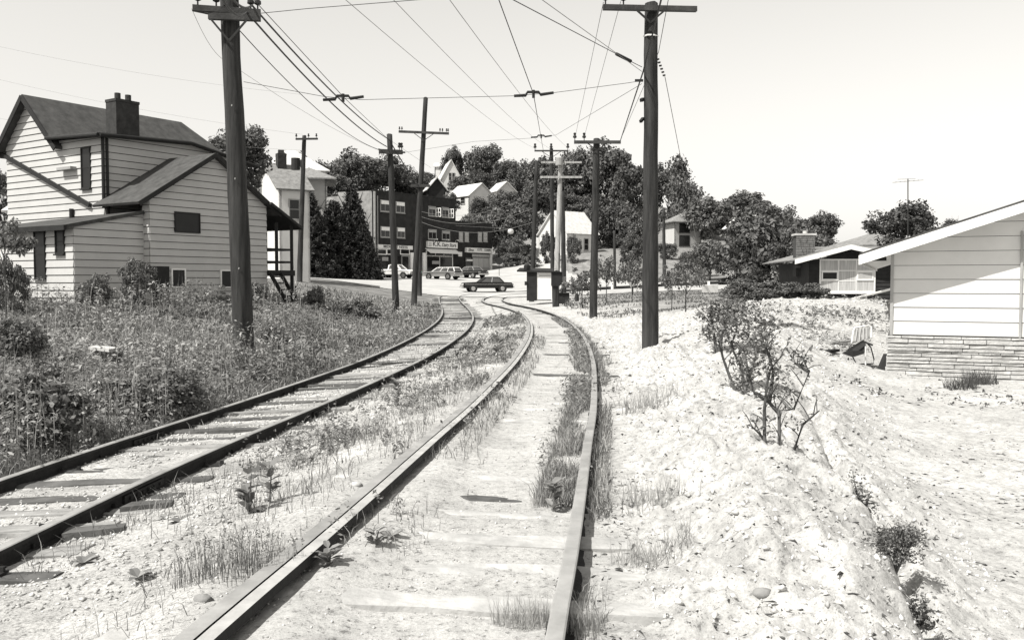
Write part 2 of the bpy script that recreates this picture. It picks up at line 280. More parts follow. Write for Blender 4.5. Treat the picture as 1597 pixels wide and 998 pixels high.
# ---------------------------------------------------------------- road: a sheet laid over the terrain
def drape(name, poly, mname, off, step=.8, kind='structure', label=None):
    poly = np.array(poly); x0, y0 = poly.min(0); x1, y1 = poly.max(0)
    xs = np.arange(x0, x1+step, step); ys = np.arange(y0, y1+step, step); X, Y = np.meshgrid(xs, ys)
    def inside(px, py):
        c = np.zeros(px.shape, bool); j = len(poly)-1
        for i in range(len(poly)):
            xi, yi = poly[i]; xj, yj = poly[j]
            with np.errstate(all='ignore'): c ^= ((yi > py) != (yj > py)) & (px < (xj-xi)*(py-yi)/(yj-yi+1e-12)+xi)
            j = i
        return c
    Z = H(X, Y, False) + off; V = np.stack([X, Y, Z], -1).reshape(-1, 3); n = len(xs)
    ii = (np.arange(len(ys)-1)[:,None]*n+np.arange(n-1)[None,:]).ravel(); cxm = (X[:-1,:-1]+step/2).ravel(); cym = (Y[:-1,:-1]+step/2).ravel(); ii = ii[inside(cxm, cym)]
    F = np.stack([ii, ii+1, ii+n+1, ii+n], -1); o = mobj(name, fastmesh(name, V, F, mname, True)); o['kind'] = kind
    if label: o['label'] = label
    return o
road_poly = [(-34,82),(-27,92),(-20,93),(-15,88),(-11,82.5),(-8.2,80),(-5.5,77.3),(-3,76.5),(1,76),(3.5,76.5),(5,74.5),(8,73),(14,74),(24,78),(45,80),(80,82),(80,100),(45,98),(30,98),(22,101),(15,108),(9,116),(6.5,124),(6.8,135),(8,155),(10,170),(4.5,170),(2.6,152),(.3,138),(-.6,131),(-6,129.5),(-8.5,127),(-17.5,117.3),(-19.5,117.5),(-26,112),(-45,104),(-60,102),(-60,90)]
road = drape('road', road_poly, 'road', .05, .5, label='pale sunlit street crossing in front of the shops')
# ---------------------------------------------------------------- tracks: ties and rails
GA = .78
def offset_line(C, off):
    d = np.gradient(C, axis=0); d /= np.linalg.norm(d, axis=1)[:,None]; return C + np.stack([d[:,1], -d[:,0]], -1)*off   # + = to the right
def sweep(C, zs, prof, name, m, parent, extra_mats=None):
    d = np.gradient(C, axis=0); d /= np.linalg.norm(d, axis=1)[:,None]; nrm = np.stack([d[:,1], -d[:,0]], -1); k = len(prof); V = []
    for (a, z) in prof: V.append(np.column_stack([C + nrm*a, zs + z]))
    V = np.stack(V, 1).reshape(-1, 3); n = len(C); F = []
    for i in range(n-1):
        for j in range(k): F.append((i*k+j, i*k+(j+1) % k, (i+1)*k+(j+1) % k, (i+1)*k+j))
    me = fastmesh(name, V, F, m)
    if extra_mats:
        for q in extra_mats[0]: me.materials.append(MAT[q])
        idx = np.tile(np.array(extra_mats[1], np.int32), n-1); me.polygons.foreach_set('material_index', idx)
    me.polygons.foreach_set('use_smooth', np.zeros(len(F), bool))
    return mobj(name, me, parent)
# profiles run anticlockwise seen along the track
TR = [(-.075,-.155),(-.075,-.14),(-.012,-.12),(-.012,-.045),(-.042,-.035),(-.042,-.006),(-.034,0),(.034,0),(.042,-.006),(.042,-.035),(.012,-.045),(.012,-.12),(.075,-.14),(.075,-.155)]
TRm = [1,1,1,1,1,0,0,0,0,0,1,1,1,1] ; TRm = [1,1,1,1,1,0,0,0,1,1,1,1,1,1]
GR = [(-.08,-.155),(-.08,-.14),(-.02,-.12),(-.02,-.045),(-.06,-.035),(-.06,-.005),(-.052,0),(.034,0),(.036,-.035),(.048,-.035),(.050,.002),(.122,.0),(.126,-.05),(.02,-.06),(.02,-.12),(.08,-.14),(.08,-.155)]
GRm = [1,1,1,1,1,0,0,1,1,1,2,1,1,1,1,1,1]
def tie_mesh(seed, m, L=2.5):
    r = random.Random(seed); b = MB(); n = 6; w0 = .11; rows = []
    for i in range(n+1):
        x = -L/2 + L*i/n; j = lambda s: r.uniform(-s, s)
        rows.append([(x+j(.03), -w0+j(.018), -.12), (x+j(.02), -w0+j(.022), .0+j(.012)), (x, j(.03), .006+j(.014)), (x+j(.02), w0+j(.022), .0+j(.012)), (x+j(.03), w0+j(.018), -.12)])
    vs = [v for q in rows for v in q]; fs = []
    for i in range(n):
        for k in range(4): fs.append((i*5+k, (i+1)*5+k, (i+1)*5+k+1, i*5+k+1))
    fs += [(0,1,2,3,4), tuple(n*5+k for k in range(5))[::-1]]
    me = bpy.data.meshes.new('tie'); me.from_pydata(vs, [], [f[::-1] for f in fs]); me.materials.append(MAT[m]); return me
pale = [tie_mesh(i, 'tie_pale') for i in range(4)]; sandy = [tie_mesh(40+i, 'tie_sandy') for i in range(3)]; dark = [tie_mesh(20+i, 'tie_dark') for i in range(3)]
def build_track(C, name, label, zf, ymax, guard, cant):
    root = bpy.data.objects.new(name, None); link(root); root['kind'] = 'structure'; root['label'] = label
    s = np.concatenate([[0], np.cumsum(np.linalg.norm(np.diff(C, axis=0), axis=1))]); r = random.Random(3)
    q = .3
    while q < s[-1]:
        x = np.interp(q, s, C[:,0]); y = np.interp(q, s, C[:,1]); x2 = np.interp(q+.2, s, C[:,0]); y2 = np.interp(q+.2, s, C[:,1])
        if y > ymax: break
        ang = math.atan2(y2-y, x2-x) - math.pi/2 + r.uniform(-.03, .03)
        isd = r.random() < (.5 if cant else .05)
        sh = r.uniform(-.12, .12)
        o = mobj('tie', r.choice(dark if isd else (pale if cant else sandy)), root, (x + math.cos(ang)*sh, y + math.sin(ang)*sh, float(zf(y)) + r.uniform(-.012, .03) - (-.002 if cant else .006)), ang)
        o.rotation_euler = (r.uniform(-.02, .02), r.uniform(-.008, .008) - cant/1.56*.9*(y < 30), ang)
        q += r.uniform(.52, .68)
    sp = MB(); ties = [o for o in root.children if o.location.y < 26 and cant]
    for o in ties:
        ax = Vector((math.cos(o.rotation_euler.z), math.sin(o.rotation_euler.z), 0)); fw_ = Vector((-ax.y, ax.x, 0))
        for side in (-1, 1):
            c_ = o.location + ax*(side*GA) + Vector((0,0,side*cant/2+.012)); sp.obox(c_, ax*.092, fw_*.08, Vector((0,0,.008)))
            for k in (-1, 1): q_ = c_ + ax*k*.07 + fw_*k*.04 + Vector((0,0,.02)); sp.obox(q_, ax*.016, fw_*.012, Vector((0,0,.02)))
    if sp.v: fo = sp.build('tie_plates_and_spikes', 'rail_side', root)
    if sp.v: fo['kind'] = 'stuff'
    for side in (-1, 1):
        L = offset_line(C, side*GA); zs = zf(L[:,1]) + .135*(1-smooth(70, 77, L[:,1])) + .062*smooth(70, 77, L[:,1])
        zs = zs + side*cant/2*(1-smooth(20, 45, L[:,1]))
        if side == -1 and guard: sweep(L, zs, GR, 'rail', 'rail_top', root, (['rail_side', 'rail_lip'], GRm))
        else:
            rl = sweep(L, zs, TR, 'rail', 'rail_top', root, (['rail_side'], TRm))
            for yj in ((6.9, 11.9, 17.5, 24) if cant else (9.4, 19.)):
                yj += .9*side; i = int(np.argmin(np.abs(L[:,1]-yj))); d_ = Vector((*(L[i+1]-L[i]), 0)).normalized(); n_ = Vector((d_.y, -d_.x, 0)); c_ = Vector((L[i,0], L[i,1], zs[i]-.085))
                for k in (-1, 1):
                    jb = MB().obox(c_+n_*k*.026, d_*.36, n_*.012, Vector((0,0,.032)))
                    for q in (-.27,-.15,-.05,.05,.15,.27): jb.tube([c_+n_*k*.03+d_*q, c_+n_*k*.058+d_*q], .016, 6)
                    jb.build('joint_bar', 'rail_side', rl)
    return root
zRr = lambda y: np.where(y < 77, zR(y), H(np.interp(y, RCs[:,1], RCs[:,0]), y, False)); zLr = lambda y: np.where(y < 77, zL(y), H(np.interp(y, LCs[:,1], LCs[:,0]), y, False))
build_track(RCs, 'railway_track', 'near streetcar track curving away with grooved guard rail', zRr, 73, True, 0.0)
build_track(LCs, 'railway_track', 'streetcar track beside the weedy bank with tall rails', zLr, 75, False, 0.09)
# ---------------------------------------------------------------- builders for houses
class Fr:
    """horizontal frame: u along a, w along b, z up"""
    def __init__(s, o, a, b): s.o = Vector((o[0], o[1], 0)); s.a = Vector((a[0], a[1], 0)).normalized(); s.b = Vector((b[0], b[1], 0)).normalized()
    def p(s, u, w, z): return s.o + s.a*u + s.b*w + Vector((0, 0, z))
def sided_wall(root, name, o, d, n, poly, expo, m, z0=None, boards=True, thick=.06, lip=.035, gap=.020, label=None):
    """wall: dark backing slab with one board object per course. o: 3D point at (s=0,z=0); d: run; n: outward normal"""
    o, d, n = Vector(o), Vector(d), Vector(n); T = lambda s, z, k=0.: Vector((o.x, o.y, 0)) + d*s + n*k + Vector((0, 0, z))
    wl = MB().slab([T(s, z, -thick) for s, z in poly], n*thick).build(name, 'shade_backing' if boards else m, root)  # near-black slab seen through the gaps: painted shade line under each board
    if label: wl['label'] = label
    if not boards: return wl
    zmin = min(z for _, z in poly) if z0 is None else z0; zmax = max(z for _, z in poly); z = zmin; mats = m
    while z < zmax - .02:
        q = clip(clip(poly, 1, z + gap, True), 1, z + expo, False)
        if len(q) > 2 and max(a[0] for a in q) - min(a[0] for a in q) > .05:
            k = lambda zz: .006 + lip*(1 - (zz - z)/expo)
            j = random.uniform(-.002, .002)
            fr = [T(s, zz, k(zz)+j) for s, zz in q]; bk = [T(s, zz, .002) for s, zz in q]; c = len(q)
            b = MB(); nrm = (fr[1]-fr[0]).cross(fr[2]-fr[1]); fl = nrm.dot(n) < 0
            fs = [tuple(range(c))] + [(i, (i+1) % c, (i+1) % c + c, i + c)[::-1] for i in range(c)]
            if fl: fs = [f[::-1] for f in fs]
            b.add(fr + bk, fs).build('siding_board', mats, wl)
        z += expo
    return wl
def window(root, o, d, n, s0, s1, z0, z1, frame='trim_white', pane='glass', fw=.06, nx=1, nz=2, sill=True, depth=.07, split=None, name='window'):
    o, d, n = Vector(o), Vector(d), Vector(n); T = lambda s, z, k=0.: Vector((o.x, o.y, 0)) + d*s + n*k + Vector((0, 0, z)); U = Vector((0, 0, 1))
    def bx(s0, s1, z0, z1, k0, k1): return MB().obox(T((s0+s1)/2, (z0+z1)/2, (k0+k1)/2), d*(s1-s0)/2, n*(k1-k0)/2, U*(z1-z0)/2)
    b = bx(s0-fw, s0, z0-fw, z1+fw, .0, depth); 
    for q in ((s1, s1+fw, z0-fw, z1+fw), (s0, s1, z1, z1+fw), (s0, s1, z0-fw, z0)): c = bx(*q, .0, depth); b.add(c.v, c.f)
    w_ = b.build(name, frame, root)
    mu = fw*.6; dx = (s1-s0)/nx; dz = (z1-z0)/nz
    for i in range(nx):
        for j in range(nz):
            a0 = s0 + dx*i + (mu/2 if i else 0); a1 = s0 + dx*(i+1) - (mu/2 if i < nx-1 else 0); c0 = z0 + dz*j + (mu/2 if j else 0); c1 = z0 + dz*(j+1) - (mu/2 if j < nz-1 else 0)
            bx(a0, a1, c0, c1, .002, depth*.62).build('pane', pane, w_)
    if nx*nz > 1:
        b = MB()
        for i in range(1, nx): c = bx(s0+dx*i-mu/2, s0+dx*i+mu/2, z0, z1, .0, depth*.85); b.add(c.v, c.f)
        for j in range(1, nz): c = bx(s0, s1, z0+dz*j-mu/2, z0+dz*j+mu/2, .0, depth*.8); b.add(c.v, c.f)
        b.build('glazing_bar', frame, w_)
    if sill: bx(s0-fw*1.4, s1+fw*1.4, z0-fw*2.0, z0-fw, -.0, depth+.05).build('sill', frame, w_)
    return w_
def plate(root, name, pts, t, m, up=None):
    """roof plane of thickness t from four corner points (top surface)"""
    pts = [Vector(p) for p in pts]; n = (pts[1]-pts[0]).cross(pts[2]-pts[0]).normalized(); n = n if n.z > 0 else -n
    return MB().slab(pts, -n*t).build(name, m, root)
# ---------------------------------------------------------------- the old clapboard house on the bank
th = R(33); A = Vector((math.sin(th), math.cos(th), 0)); B = Vector((-math.cos(th), math.sin(th), 0)); NA, NB = -B, -A   # outward: wall along A faces -B (right); wall along B faces -A (left/front)
O = P(235, 475, 31); h1 = Fr(O, A, B); ZB = .55
house = thing('clapboard_house', h1.p(2, 1, .9), 'old white clapboard house with tall gable and low porch on the weedy bank', 'house')
# addition with the front gable
AW, AE, AP = 5.2, 4.62, 6.28
sided_wall(house, 'addition_wall', h1.p(0,0,0), A, NA, [(0,ZB),(AW,ZB),(AW,AE),(AW/2+.05,AP),(0,AE)], .25, 'cream_siding')
sided_wall(house, 'addition_return_wall', h1.p(0,0,0), B, NB, [(0.01,ZB),(.36,ZB),(.36,AE),(0.01,AE)], .25, 'cream_siding')
sided_wall(house, 'porch_wall', h1.p(AW,0,0), B, A, [(0.01,ZB),(4.6,ZB),(4.6,AE),(0.01,AE)], .25, 'cream_siding')
ov = .28
def gable_roof(root, fr, u0, u1, um, w0, w1, ze, zp, ovu, m, t=.09, ze2=None, edge='roof_edge', zfall=None):
    """ridge along b from w0 to w1, eaves at u0 and u1"""
    sl = (zp-ze)/(um-u0); sl2 = (zp-(ze2 if ze2 is not None else ze))/(u1-um)
    for side, (ue, z_) in enumerate(((u0-ovu, ze-sl*ovu), (u1+ovu, (ze2 if ze2 is not None else ze)-sl2*ovu))):
        r = plate(root, 'roof_slope', [fr.p(um,w0,zp+t), fr.p(um,w1,zp+t), fr.p(ue,w1,z_+t), fr.p(ue,w0,z_+t)], t, m)
        MB().bar(fr.p(um, w0-.012, zp+.02), fr.p(ue, w0-.012, z_+.02), .03, .16).build('rake_board', edge, r)
gable_roof(house, h1, 0, AW, AW/2+.05, -.26, 2.48, AE, AP, .55, 'roof_shingle')
# lower wing in front: corner C1
u1 = -2.56; w1 = .32; C1 = h1.p(u1, w1, 0); ZL0, ZE = .62, 3.45
sided_wall(house, 'wing_side_wall', h1.p(u1,w1,0), A, NA, [(0,ZL0),(2.55,ZL0),(2.55,4.02),(.2,3.5),(0,ZE)], .25, 'cream_siding')
sided_wall(house, 'wing_front_wall', h1.p(u1,w1,0), B, NB, [(0,ZL0),(4.35,ZL0),(4.35,ZE),(0,ZE)], .25, 'cream_siding')
r_ = plate(house, 'wing_roof', [h1.p(u1-.32, w1-.1, ZE+.03), h1.p(u1-.32, w1+6.2, ZE+.03), h1.p(-.02, w1+6.2, 4.0), h1.p(-.02, w1-.1, 4.12)], .12, 'roof_shingle')
MB().bar(h1.p(u1-.34, w1-.12, ZE-.06), h1.p(u1-.34, w1+6.2, ZE-.06), .1, .16).build('gutter', 'trim_dark', r_)
window(house, h1.p(u1,w1,0), B, NB, 1.62, 2.2, 1.80, 3.35, 'trim_dark', 'glass_dark', .04)
window(house, h1.p(u1,w1,0), B, NB, .50, .92, 2.62, 3.32, 'trim_dark', 'glass_dark', .05)
window(house, h1.p(u1,w1,0), B, NB, 3.62, 3.82, 1.32, 1.52, 'trim_dark', 'glass_dark', .03, nz=1, sill=False, name='vent')
MB().tube([h1.p(u1-.06,w1+3.0,.7), h1.p(u1-.06,w1+3.0,1.95)], .02, 6).build('drain_pipe', 'trim_grey', house)
# two-storey block and its side bay
W0 = 2.5; GP, GL = W0+4.74, W0+6.48; EV, PK = 6.95, 8.72
sided_wall(house, 'gable_wall', h1.p(-.05,W0,0), B, NB, [(0,3.6),(6.48,3.3),(6.48,EV),(4.74,PK),(2.95,EV-.02),(0,6.82)], .25, 'cream_siding', z0=3.3)
sided_wall(house, 'bay_wall', h1.p(-.05,W0,0), A, NA, [(0,3.6),(6.3,3.6),(6.3,6.55),(3.45,7.05),(0,6.82)], .25, 'cream_siding', z0=3.3)
sided_wall(house, 'rear_wall', h1.p(8.3,W0+2.9,0), B, A, [(0,.6),(3.6,.6),(3.6,EV),(0,EV)], .25, 'cream_siding', boards=False)
sided_wall(house, 'far_wall', h1.p(-.05,GL,0), A, B, [(0,.6),(8.3,.6),(8.3,EV),(0,EV)], .25, 'cream_siding', boards=False)
sl = (PK-EV)/1.77; ovw = .42
zt_ = PK+.1; ze_ = EV-sl*ovw*.9+.1
rg_ = [h1.p(-.36,GP,zt_), h1.p(6.8,GP,zt_)]
r_ = MB().slab([h1.p(-.36,GP,zt_), h1.p(6.8,GP,zt_), h1.p(8.7,GP-2.2,ze_), h1.p(-.36,GP-2.2,ze_)], (0,0,-.1)).build('roof_slope', 'roof_shingle', house)
MB().slab([h1.p(-.36,GP,zt_), h1.p(6.8,GP,zt_), h1.p(8.7,GP+2.15,ze_), h1.p(-.36,GP+2.15,ze_)], (0,0,-.1)).build('roof_slope', 'roof_shingle', house)
MB().slab([h1.p(6.8,GP,zt_), h1.p(8.7,GP-2.2,ze_), h1.p(8.7,GP+2.15,ze_)], (0,0,-.1)).build('roof_hip', 'roof_shingle', house)
for s_ in (-1, 1): MB().bar(h1.p(-.38,GP,zt_-.1), h1.p(-.38,GP+s_*2.2,ze_-.1), .04, .2).build('rake_board', 'trim_dark', house)
r_ = MB().slab([h1.p(-.4,W0+3.0,7.12), h1.p(6.3,W0+3.0,7.2), h1.p(6.75,W0-.3,6.52), h1.p(3.45,W0-.3,7.1), h1.p(-.4,W0-.3,6.92)], (0,0,-.12)).build('bay_roof', 'roof_shingle', house)
MB().tube([h1.p(-.44,W0+3,6.98), h1.p(-.44,W0-.3,6.84)], .07, 8).build('gutter', 'trim_dark', r_)
MB().tube([h1.p(-.4,W0-.36,6.84), h1.p(3.45,W0-.36,7.02), h1.p(6.75,W0-.36,6.45)], .06, 8).build('gutter', 'trim_dark', r_)
MB().tube([h1.p(-.12,W0-.06,6.8), h1.p(-.12,W0-.06,4.3)], .06, 8).build('downspout', 'trim_dark', house)
MB().tube([h1.p(.04,W0-.08,6.8), h1.p(.04,W0-.08,4.1)], .05, 8).build('downspout', 'trim_dark', house)
MB().bar(h1.p(-.14,W0+6.7,6.72), h1.p(-.14,W0+.75,4.42), .12, .14).build('old_roof_flashing', 'trim_dark', house)
window(house, h1.p(-.05,W0,0), B, NB, .80, 1.28, 5.1, 6.5, 'trim_dark', 'glass_dark', .05)
MB().obox(h1.p(-.2, W0+2.1, 5.83), B*.45, -A*.12, Vector((0,0,.05))).build('window_hood', 'trim_grey', house)
# chimney
ch = MB().obox(h1.p(1.5,W0+1.15,7.6), A*.48, B*.32, Vector((0,0,.85))).build('chimney', 'brick_chim', house)
MB().obox(h1.p(1.5,W0+1.15,8.43), A*.5, B*.34, Vector((0,0,.05))).build('chimney_cap', 'brick_chim', ch)
for k in (-.12, .32): MB().tube([h1.p(1.42+k,W0+1.15,8.45), h1.p(1.42+k,W0+1.15,8.74)], .11, 10).build('flue_pot', 'brick_chim', ch)
MB().tube([h1.p(-.15,w1+4.1,4.0),h1.p(-.15,w1+4.1,4.35)], .08, 8).build('vent_pipe', 'trim_dark', house)
# windows of the addition
window(house, h1.p(0,0,0), A, NA, 1.02, 2.02, 3.45, 4.1, 'trim_dark', 'glass_dark', .04, sill=False, nz=1)
window(house, h1.p(0,0,0), A, NA, .86, 1.36, 1.5, 2.08, 'trim_white', 'glass_dark', .05, sill=False, nz=1)
window(house, h1.p(0,0,0), A, NA, 2.98, 3.44, 1.48, 2.06, 'trim_white', 'glass_dark', .05, sill=False, nz=1)
dr = MB().obox(h1.p(.38,-.04,1.42), A*.34, B*.03, Vector((0,0,.78))).build('cellar_door', 'trim_dark', house)
# porch
pr = plate(house, 'porch_roof', [h1.p(AW-.1,-.45,4.75), h1.p(AW-.1,3.4,4.75), h1.p(AW+1.6,3.4,3.85), h1.p(AW+1.6,-.4,3.85)], .1, 'roof_edge')
dk = MB().slab([h1.p(AW,-.1,2.12), h1.p(AW+1.4,-.1,2.12), h1.p(AW+1.4,3.2,2.12), h1.p(AW,3.2,2.12)], (0,0,-.22)).build('porch_deck', 'trim_dark', house)
for u_, w_ in ((AW+.5,-.02),(AW+1.3,-.02),(AW+1.3,1.5),(AW+1.3,3.0)): MB().bar(h1.p(u_,w_,2.12), h1.p(u_,w_,4.0), .11).build('porch_post', 'trim_dark', house)
for u_, w_ in ((AW+1.3,-.02),(AW+1.3,3.0)): MB().bar(h1.p(u_,w_,.4), h1.p(u_,w_,1.95), .12).build('deck_post', 'trim_dark', house)
for z_ in (2.45, 2.95): MB().bar(h1.p(AW+.02,-.02,z_), h1.p(AW+1.3,-.02,z_), .06, .08).build('porch_rail', 'trim_dark', house); MB().bar(h1.p(AW+1.3,-.02,z_), h1.p(AW+1.3,3.0,z_), .06, .08).build('porch_rail', 'trim_dark', house)
for k in range(4): MB().obox(h1.p(AW+.3,-.3-.2*k,1.86-.25*k), A*.26, B*.1, Vector((0,0,.025))).build('step', 'trim_dark', house)
for u_ in (AW+.03, AW+.57): MB().bar(h1.p(u_,-.15,2.0), h1.p(u_,-1.05,.9), .05, .16).build('stair_stringer', 'trim_dark', house)
MB().bar(h1.p(AW+.57,-1.0,.5), h1.p(AW+.57,-1.0,1.5), .07).build('stair_post', 'trim_dark', house)
# ---------------------------------------------------------------- new white ranch house by the lot
tr_ = R(23.6); RA = Vector((math.sin(tr_), math.cos(tr_), 0)); RE = Vector((math.cos(tr_), -math.sin(tr_), 0)); RN = -RA
C = P(1389, 560, 18.8); rf = Fr(C, RE, RA)
ranch = thing('ranch_house', rf.p(3,1,-.28), 'new white ranch house with wide lap siding on a ledgestone base', 'house')
WE, SLP, RW = 2.28, .335, 8.6
def rz(s): return WE + SLP*min(s, RW-s)
sided_wall(ranch, 'end_wall', rf.p(0,0,0), RE, RN, [(0,.5),(RW,.5),(RW,WE),(RW/2,rz(RW/2)),(0,WE)], .288, 'white_siding', z0=.55, lip=.018, gap=.009)
sided_wall(ranch, 'side_wall', rf.p(0,0,0), RA, -RE, [(0.02,-.4),(12,-.4),(12,WE),(0.02,WE)], .288, 'white_siding', boards=False)
MB().obox(rf.p(.0,-.01,1.4), RE*.03, RA*.03, Vector((0,0,.86))).build('corner_trim', 'trim_grey', ranch)
MB().obox(rf.p(2.36,-.04,1.6), RE*.02, RA*.02, Vector((0,0,1.06))).build('door_casing', 'trim_grey', ranch)
window(ranch, rf.p(0,0,0), RE, RN, 2.5, 3.4, .62, 2.55, 'trim_white', 'glass', .06, sill=False, nz=2)
OV, OE = .62, .62
for s_ in (0, 1):
    ue = -OE if s_ == 0 else RW+OE; ze = WE - SLP*OE
    zp = rz(RW/2)
    rr = plate(ranch, 'roof_slope', [rf.p(RW/2,-OV,zp+.17), rf.p(RW/2,12.5,zp+.17), rf.p(ue,12.5,ze+.17), rf.p(ue,-OV,ze+.17)], .04, 'roof_shingle')
    MB().slab([rf.p(RW/2,-OV+.02,zp+.12), rf.p(RW/2,12.4,zp+.12), rf.p(ue,12.4,ze+.12), rf.p(ue,-OV+.02,ze+.12)], (0,0,-.1)).build('soffit', 'trim_white', rr)
    MB().slab([rf.p(RW/2,-OV-.01,zp+.125), rf.p(ue-.01,-OV-.01,ze+.125), rf.p(ue-.01,-OV-.01,ze-.07), rf.p(RW/2,-OV-.01,zp-.07)], RA*.035).build('rake_fascia', 'trim_white', rr)
    MB().slab([rf.p(ue-(.012 if s_==0 else -.012),-OV,ze+.12), rf.p(ue-(.012 if s_==0 else -.012),12.4,ze+.12), rf.p(ue-(.012 if s_==0 else -.012),12.4,ze-.05), rf.p(ue-(.012 if s_==0 else -.012),-OV,ze-.05)], RE*(.02 if s_==0 else -.02)).build('eave_fascia', 'trim_white', rr)
for k in range(5): MB().obox(rf.p(-.3,.35+k*.42,WE-SLP*.3-.005), RE*.15, RA*.05, Vector((0,0,.035))).build('soffit_vent', 'trim_dark', ranch)
# ledgestone skirt, each stone its own piece
sk = MB().slab([rf.p(-.06,-.05,-.45), rf.p(RW,-.05,-.45), rf.p(RW,-.05,.54), rf.p(-.06,-.05,.54)], RA*.05).build('stone_skirt', 'mortar', ranch)
MB().slab([rf.p(-.06,-.0,-.45), rf.p(-.06,2.5,-.45), rf.p(-.06,2.5,.54), rf.p(-.06,-.0,.54)], RE*.05).build('stone_return', 'mortar', sk)
z = -.36; rs = random.Random(5)
while z < .52:
    hgt = min(rs.choice([.045,.06,.075,.09]), .535-z); u = -.09 + rs.uniform(-.02, .02); 
    if hgt < .03: break
    while u < 3.9:
        L = rs.uniform(.3, .95); e = min(u+L, 4.0); pr_ = rs.uniform(.02, .06); b = MB(); n_ = max(2, int(L/.16)); top = []; 
        fr_ = []
        for i in range(n_+1):
            q = u + (e-u-.012)*i/n_; fr_ += [rf.p(q,-.05-pr_+rs.uniform(-.008,.008),z+.006+rs.uniform(0,.006)), rf.p(q,-.05-pr_+rs.uniform(-.012,.004),z+hgt-.012-rs.uniform(0,.008))]
        bk_ = [rf.p(u,-.048,z+.006), rf.p(u,-.048,z+hgt-.004), rf.p(e-.012,-.048,z+.006), rf.p(e-.012,-.048,z+hgt-.004)]
        k = len(fr_); fs = [(2*i, 2*i+2, 2*i+3, 2*i+1) for i in range(n_)]
        fs += [tuple([k+1] + [2*i+1 for i in range(n_+1)] + [k+3])[::1], tuple([k] + [2*i for i in range(n_+1)] + [k+2])[::-1], (k, 0, 1, k+1), (k-2, k+2, k+3, k-1)]
        b.add(fr_+bk_, fs).build('stone', 'stone', sk); u = e
    z += hgt
bd = MB().slab([rf.p(-.12,.12,-.35), rf.p(-.32,.08,-.36), rf.p(-.14,.35,.12), rf.p(-.06,.35,.12)], (.0,.02,0)).build('dark_wedge', 'dark_board'); tag(bd, 'thin dark wedge at the corner of the ledgestone base', 'board')  # thin dark wedge-shaped slab at the base corner
# ---------------------------------------------------------------- dark ranch house behind the dirt pile
t2 = R(6); QA = Vector((math.sin(t2), math.cos(t2), 0)); QE = Vector((math.cos(t2), -math.sin(t2), 0))
C = P(1258, 470, 46); qf = Fr(C, QE, QA); zq = .62
bung = thing('ranch_house', qf.p(3,1,zq), 'dark board ranch house with white fascia and wide picture window', 'house')
q = lambda x, y: ((P(x, y, 46-.0).x - C.x)/QE.x, P(x, y, 45.6).z)
WL, WP, WRt = q(1262, 404), q(1317, 391), q(1395, 408)
sided_wall(bung, 'front_wall', qf.p(0,0,0), QE, -QA, [(.1,zq-.6),(5.2,zq-.6),(5.2,2.55),(1.98,3.2),(.1,2.72)], .2, 'dark_board', z0=zq-.6)
sided_wall(bung, 'side_wall', qf.p(.1,0,0), QA, -QE, [(0.02,zq-.6),(8,zq-.6),(8,2.7),(0.02,2.7)], .2, 'dark_board', boards=False)
for (ua, ub, za, zb) in ((-.75,1.98,2.78,3.52),(1.98,6.2,3.52,2.55)):
    rr = plate(bung, 'roof_slope', [qf.p(ua,-.7,za), qf.p(ub,-.7,zb), qf.p(ub,9,zb), qf.p(ua,9,za)], .06, 'roof_grey')
    MB().slab([qf.p(ua,-.72,za+.01), qf.p(ub,-.72,zb+.01), qf.p(ub,-.72,zb-.23), qf.p(ua,-.72,za-.23)], QA*.04).build('rake_fascia', 'trim_white', rr)
MB().slab([qf.p(1.98,2.5,3.35), qf.p(9,2.5,3.35), qf.p(9,8,3.75), qf.p(1.98,8,3.75)], (0,0,-.1)).build('roof_slope', 'roof_grey', bung)
pw = [q(1278,406), q(1358,454)]; s0, z1 = pw[0]; s1, z0 = pw[1]
wn = window(bung, qf.p(0,0,0), QE, -QA, s0+.05, s1, z0, z1, 'trim_white', 'curtain', .07, nx=3, nz=3, sill=True)
for (i, dk_) in ((0,'glass_dark'),(2,'blind')):
    dx = (s1-s0-.05)/3; dz = (z1-z0)/3; a0 = s0+.05+dx*i
    MB().obox(qf.p(a0+dx/2,-.07,z0+dz*1.5), QE*(dx/2-.07), QA*.015, Vector((0,0,dz/2-.09))).build('pane', dk_, wn)
    b = MB()
    for zz in (z0+dz+.06, z0+2*dz-.06): b.obox(qf.p(a0+dx/2,-.08,zz), QE*(dx/2-.02), QA*.012, Vector((0,0,.035)))
    for uu in (a0+.06, a0+dx-.06): b.obox(qf.p(uu,-.08,z0+dz*1.5), QE*.03, QA*.012, Vector((0,0,dz/2-.1)))
    b.build('sash', 'trim_white', wn)
cb = MB().obox(qf.p(.35,2.5,3.05), QE*.48, QA*.4, Vector((0,0,1.1))).build('chimney', 'mortar', bung)
z = 2.4
while z < 4.1:
    hh = rs.uniform(.09,.16); u = -.14
    while u < .8:
        L = rs.uniform(.18,.45); e = min(u+L,.84); MB().obox(qf.p((u+e)/2,2.09-rs.uniform(0,.02),z+hh/2), QE*((e-u)/2-.008), QA*.04, Vector((0,0,hh/2-.008))).build('stone', 'stone_dark', cb); u = e
    z += hh
MB().obox(qf.p(.35,2.5,4.19), QE*.56, QA*.48, Vector((0,0,.05))).build('chimney_cap', 'concrete', cb); MB().tube([qf.p(.4,2.5,4.2), qf.p(.4,2.5,4.4)], .12, 8).build('flue_pot', 'concrete', cb)
pp = MB().tube([P(1322,468,33), P(1390,451,26)], .035, 6).build('pole_rail', 'alu'); tag(pp, 'slanting white pole in front of the dark ranch house', 'pole')
